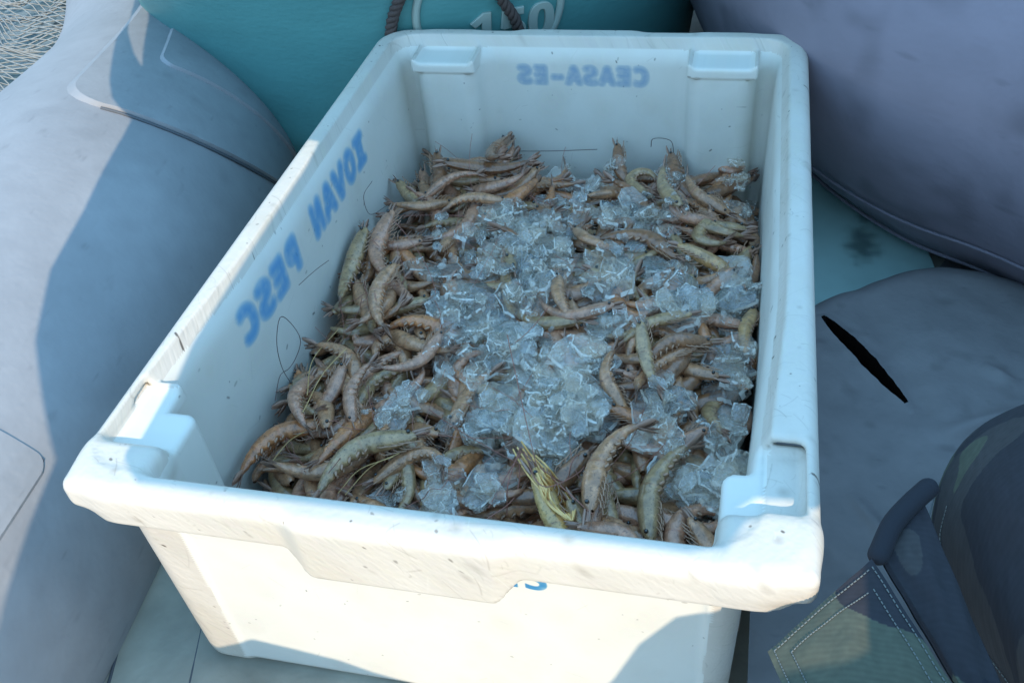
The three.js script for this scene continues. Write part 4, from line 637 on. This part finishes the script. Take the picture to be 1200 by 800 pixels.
// ---------------------------------------------------------------- the seated person in camouflage trousers
{
  const p = thing('person', 'person at the right edge in dark camouflage trousers with a stitched pocket flap', 'person');
  const camo = dataTex(512, (u, v) => { const a = fbm(u, v, 5, 3, 201), b = fbm(u, v, 6, 3, 231), c = fbm(u, v, 7, 3, 251), f = 0.92 + 0.16 * (fbm(u, v, 120, 2, 7) - 0.5) + 0.03 * Math.sin(v * 2 * Math.PI * 128); const q = c > 0.85 ? [0.36, 0.4, 0.36] : a > 0.52 ? [0.32, 0.335, 0.285] : b > 0.54 ? [0.25, 0.24, 0.245] : [0.175, 0.17, 0.195]; return q.map((x) => x * f); }, true, 2.6);
  const cloth = std({ roughness: 0.95, map: camo, bumpMap: weaveBump, bumpScale: 0.0008 }), thread = std({ color: lin(0.15, 0.165, 0.16), roughness: 0.9 }), shade_gap_and_roll = std({ color: lin(0.012, 0.013, 0.02), roughness: 0.9 });
  const seg = (x, y, z, a, b, ra, rb) => { const bx = b.x - a.x, by = b.y - a.y, bz = b.z - a.z, t = clamp(((x - a.x) * bx + (y - a.y) * by + (z - a.z) * bz) / (bx * bx + by * by + bz * bz), 0, 1); return Math.hypot(x - a.x - bx * t, y - a.y - by * t, z - a.z - bz * t) - mix(ra, rb, t); };
  const knee = V(0.375, 0.155, 0.235), hip = V(0.62, 0.2, 0.66), foot = V(0.56, 0.03, 0.05);
  const f = (x, y, z) => { let d = seg(x, y, z, knee, hip, 0.088, 0.12); d = smin(d, seg(x, y, z, V(0.4, 0.11, 0.23), foot, 0.075, 0.06), 0.05); return d + 0.004 * N3(x * 16, y * 16, z * 16) + 0.004 * Math.sin((x * 0.8 + z * 0.6) * 80 + 4 * N3(x * 12, y * 12, z * 12)) * (0.5 + 0.5 * N3(x * 9 + 4, y * 9, z * 9)); };
  const net = surfaceNets(f, [0.24, -0.02, -0.04], [0.8, 0.36, 0.82], 0.006);
  const all = []; for (let i = 0; i < net.idx.length / 3; i++) all.push(i);
  mesh('trouser_leg', subMesh(net, all, (x, y, z) => [x + 0.6 * y, z + 0.5 * y]), cloth, p);
  // bellows pocket hanging on the near side of the thigh, its flap toward the crate
  const at = (px, py, d) => { const v = V((px - 600) / 1110.5, -(py - 400) / 1110.5, -1).applyQuaternion(camera.quaternion).normalize(); return camera.position.clone().addScaledVector(v, d); };
  function sheet(P00, P10, P01, P11, thick, bulge) {   // bilinear cloth slab
    const n = 28, pos = [], uv = [], ix = [], nr = P10.clone().sub(P00).cross(P01.clone().sub(P00)).normalize(); if (nr.y < 0) nr.negate();
    const pt = (u, v, o) => P00.clone().multiplyScalar((1 - u) * (1 - v)).addScaledVector(P10, u * (1 - v)).addScaledVector(P01, (1 - u) * v).addScaledVector(P11, u * v).addScaledVector(nr, o + bulge * Math.sin(Math.PI * clamp(u, 0, 1)) * Math.sin(Math.PI * clamp(v, 0, 1)) + 0.0022 * N3(u * 4, v * 4, 3));
    for (let s = 0; s < 2; s++) for (let i = 0; i <= n; i++) for (let j = 0; j <= n; j++) { const u = i / n, v = j / n, ed = Math.min(u, v, 1 - u, 1 - v) < 0.001 ? 0.3 : 1, q = pt(u, v, (s ? -1 : 1) * thick / 2 * ed); pos.push(q.x, q.y, q.z); uv.push(q.x + 0.6 * q.y + 0.13, q.z + 0.5 * q.y); }
    const m = (n + 1) * (n + 1); for (let i = 0; i < n; i++) for (let j = 0; j < n; j++) { const a = i * (n + 1) + j, b = a + n + 1; ix.push(a, b, a + 1, b, b + 1, a + 1, m + a, m + a + 1, m + b, m + b, m + a + 1, m + b + 1); }
    const rim = []; for (let i = 0; i <= n; i++) rim.push(i * (n + 1)); for (let j = 1; j <= n; j++) rim.push(n * (n + 1) + j); for (let i = n - 1; i >= 0; i--) rim.push(i * (n + 1) + n); for (let j = n - 1; j >= 0; j--) rim.push(j);
    for (let i = 0; i < rim.length - 1; i++) ix.push(rim[i], rim[i + 1], m + rim[i], m + rim[i], rim[i + 1], m + rim[i + 1]);
    const g = new THREE.BufferGeometry(); g.setAttribute('position', new THREE.Float32BufferAttribute(pos, 3)); g.setAttribute('uv', new THREE.Float32BufferAttribute(uv, 2)); g.setIndex(ix); g.computeVertexNormals(); return { g, pt };
  }
  const fl = sheet(at(900, 764, 0.50), at(1022, 655, 0.525), at(960, 900, 0.47), at(1160, 870, 0.50), 0.003, 0.006);
  const flap = mesh('pocket_flap', fl.g, cloth, p);
  const dash = (path, len, gap, out) => { let d = 0; while (d + len < 1) { out.push(tube([path(d), path(d + len / 2), path(d + len)], 0.00036, 3, 4)); d += len + gap; } };
  const st = []; for (const o of [0.045, 0.15]) { dash((t) => fl.pt(mix(o, 1 - o, t), o, 0.002), 0.022, 0.012, st); dash((t) => fl.pt(o, mix(o, 1, t), 0.002), 0.02, 0.01, st); dash((t) => fl.pt(1 - o * 0.8, mix(o, 1, t), 0.002), 0.02, 0.01, st); }
  mesh('stitching', mergeGeometries(st), thread, flap);
  // pocket side; near-black tube put in as the shadow gap beside the thigh panel
  const side = sheet(at(1030, 652, 0.535), at(1078, 580, 0.555), at(1135, 830, 0.52), at(1180, 820, 0.53), 0.006, 0.004);
  mesh('pocket', side.g, cloth, p);
  const edge = [[1084, 572, 0.553], [1076, 610, 0.548], [1082, 660, 0.54], [1098, 712, 0.533], [1125, 760, 0.527], [1165, 815, 0.52], [1200, 860, 0.515]];
  mesh('shade_gap_and_roll', tube(edge.map(([x, y, d]) => at(x - 4, y, d + 0.004)), 0.0032, 60, 8), shade_gap_and_roll, p);
  const roll = [[1030, 650, 0.53], [1046, 615, 0.538], [1066, 592, 0.546], [1088, 572, 0.553]].map(([x, y, d]) => at(x, y, d)), caps = [roll[0], roll[3]].map((q) => { const c = new THREE.SphereGeometry(0.0055, 12, 8); c.translate(q.x, q.y, q.z); return c; });
  mesh('shade_gap_and_roll', mergeGeometries([tube(roll, 0.0055, 30, 10), ...caps]), shade_gap_and_roll, p);
  const onLeg = (px, py) => { const v = V((px - 600) / 1110.5, -(py - 400) / 1110.5, -1).applyQuaternion(camera.quaternion).normalize(); for (let s = 0.3; s < 1; s += 0.0008) { const q = camera.position.clone().addScaledVector(v, s); if (f(q.x, q.y, q.z) < 0.0006) return q; } return camera.position.clone().addScaledVector(v, 0.55); };
  const st2 = []; for (const o of [12, 26]) { const c = new THREE.CatmullRomCurve3(edge.map(([x, y]) => onLeg(x + o, y + (y < 620 ? o * 0.9 : 0) - 3))); dash((t) => c.getPointAt(Math.min(1, t)), 0.012, 0.006, st2); }
  mesh('stitching', mergeGeometries(st2), thread, p);
}

renderer.render(scene, camera);
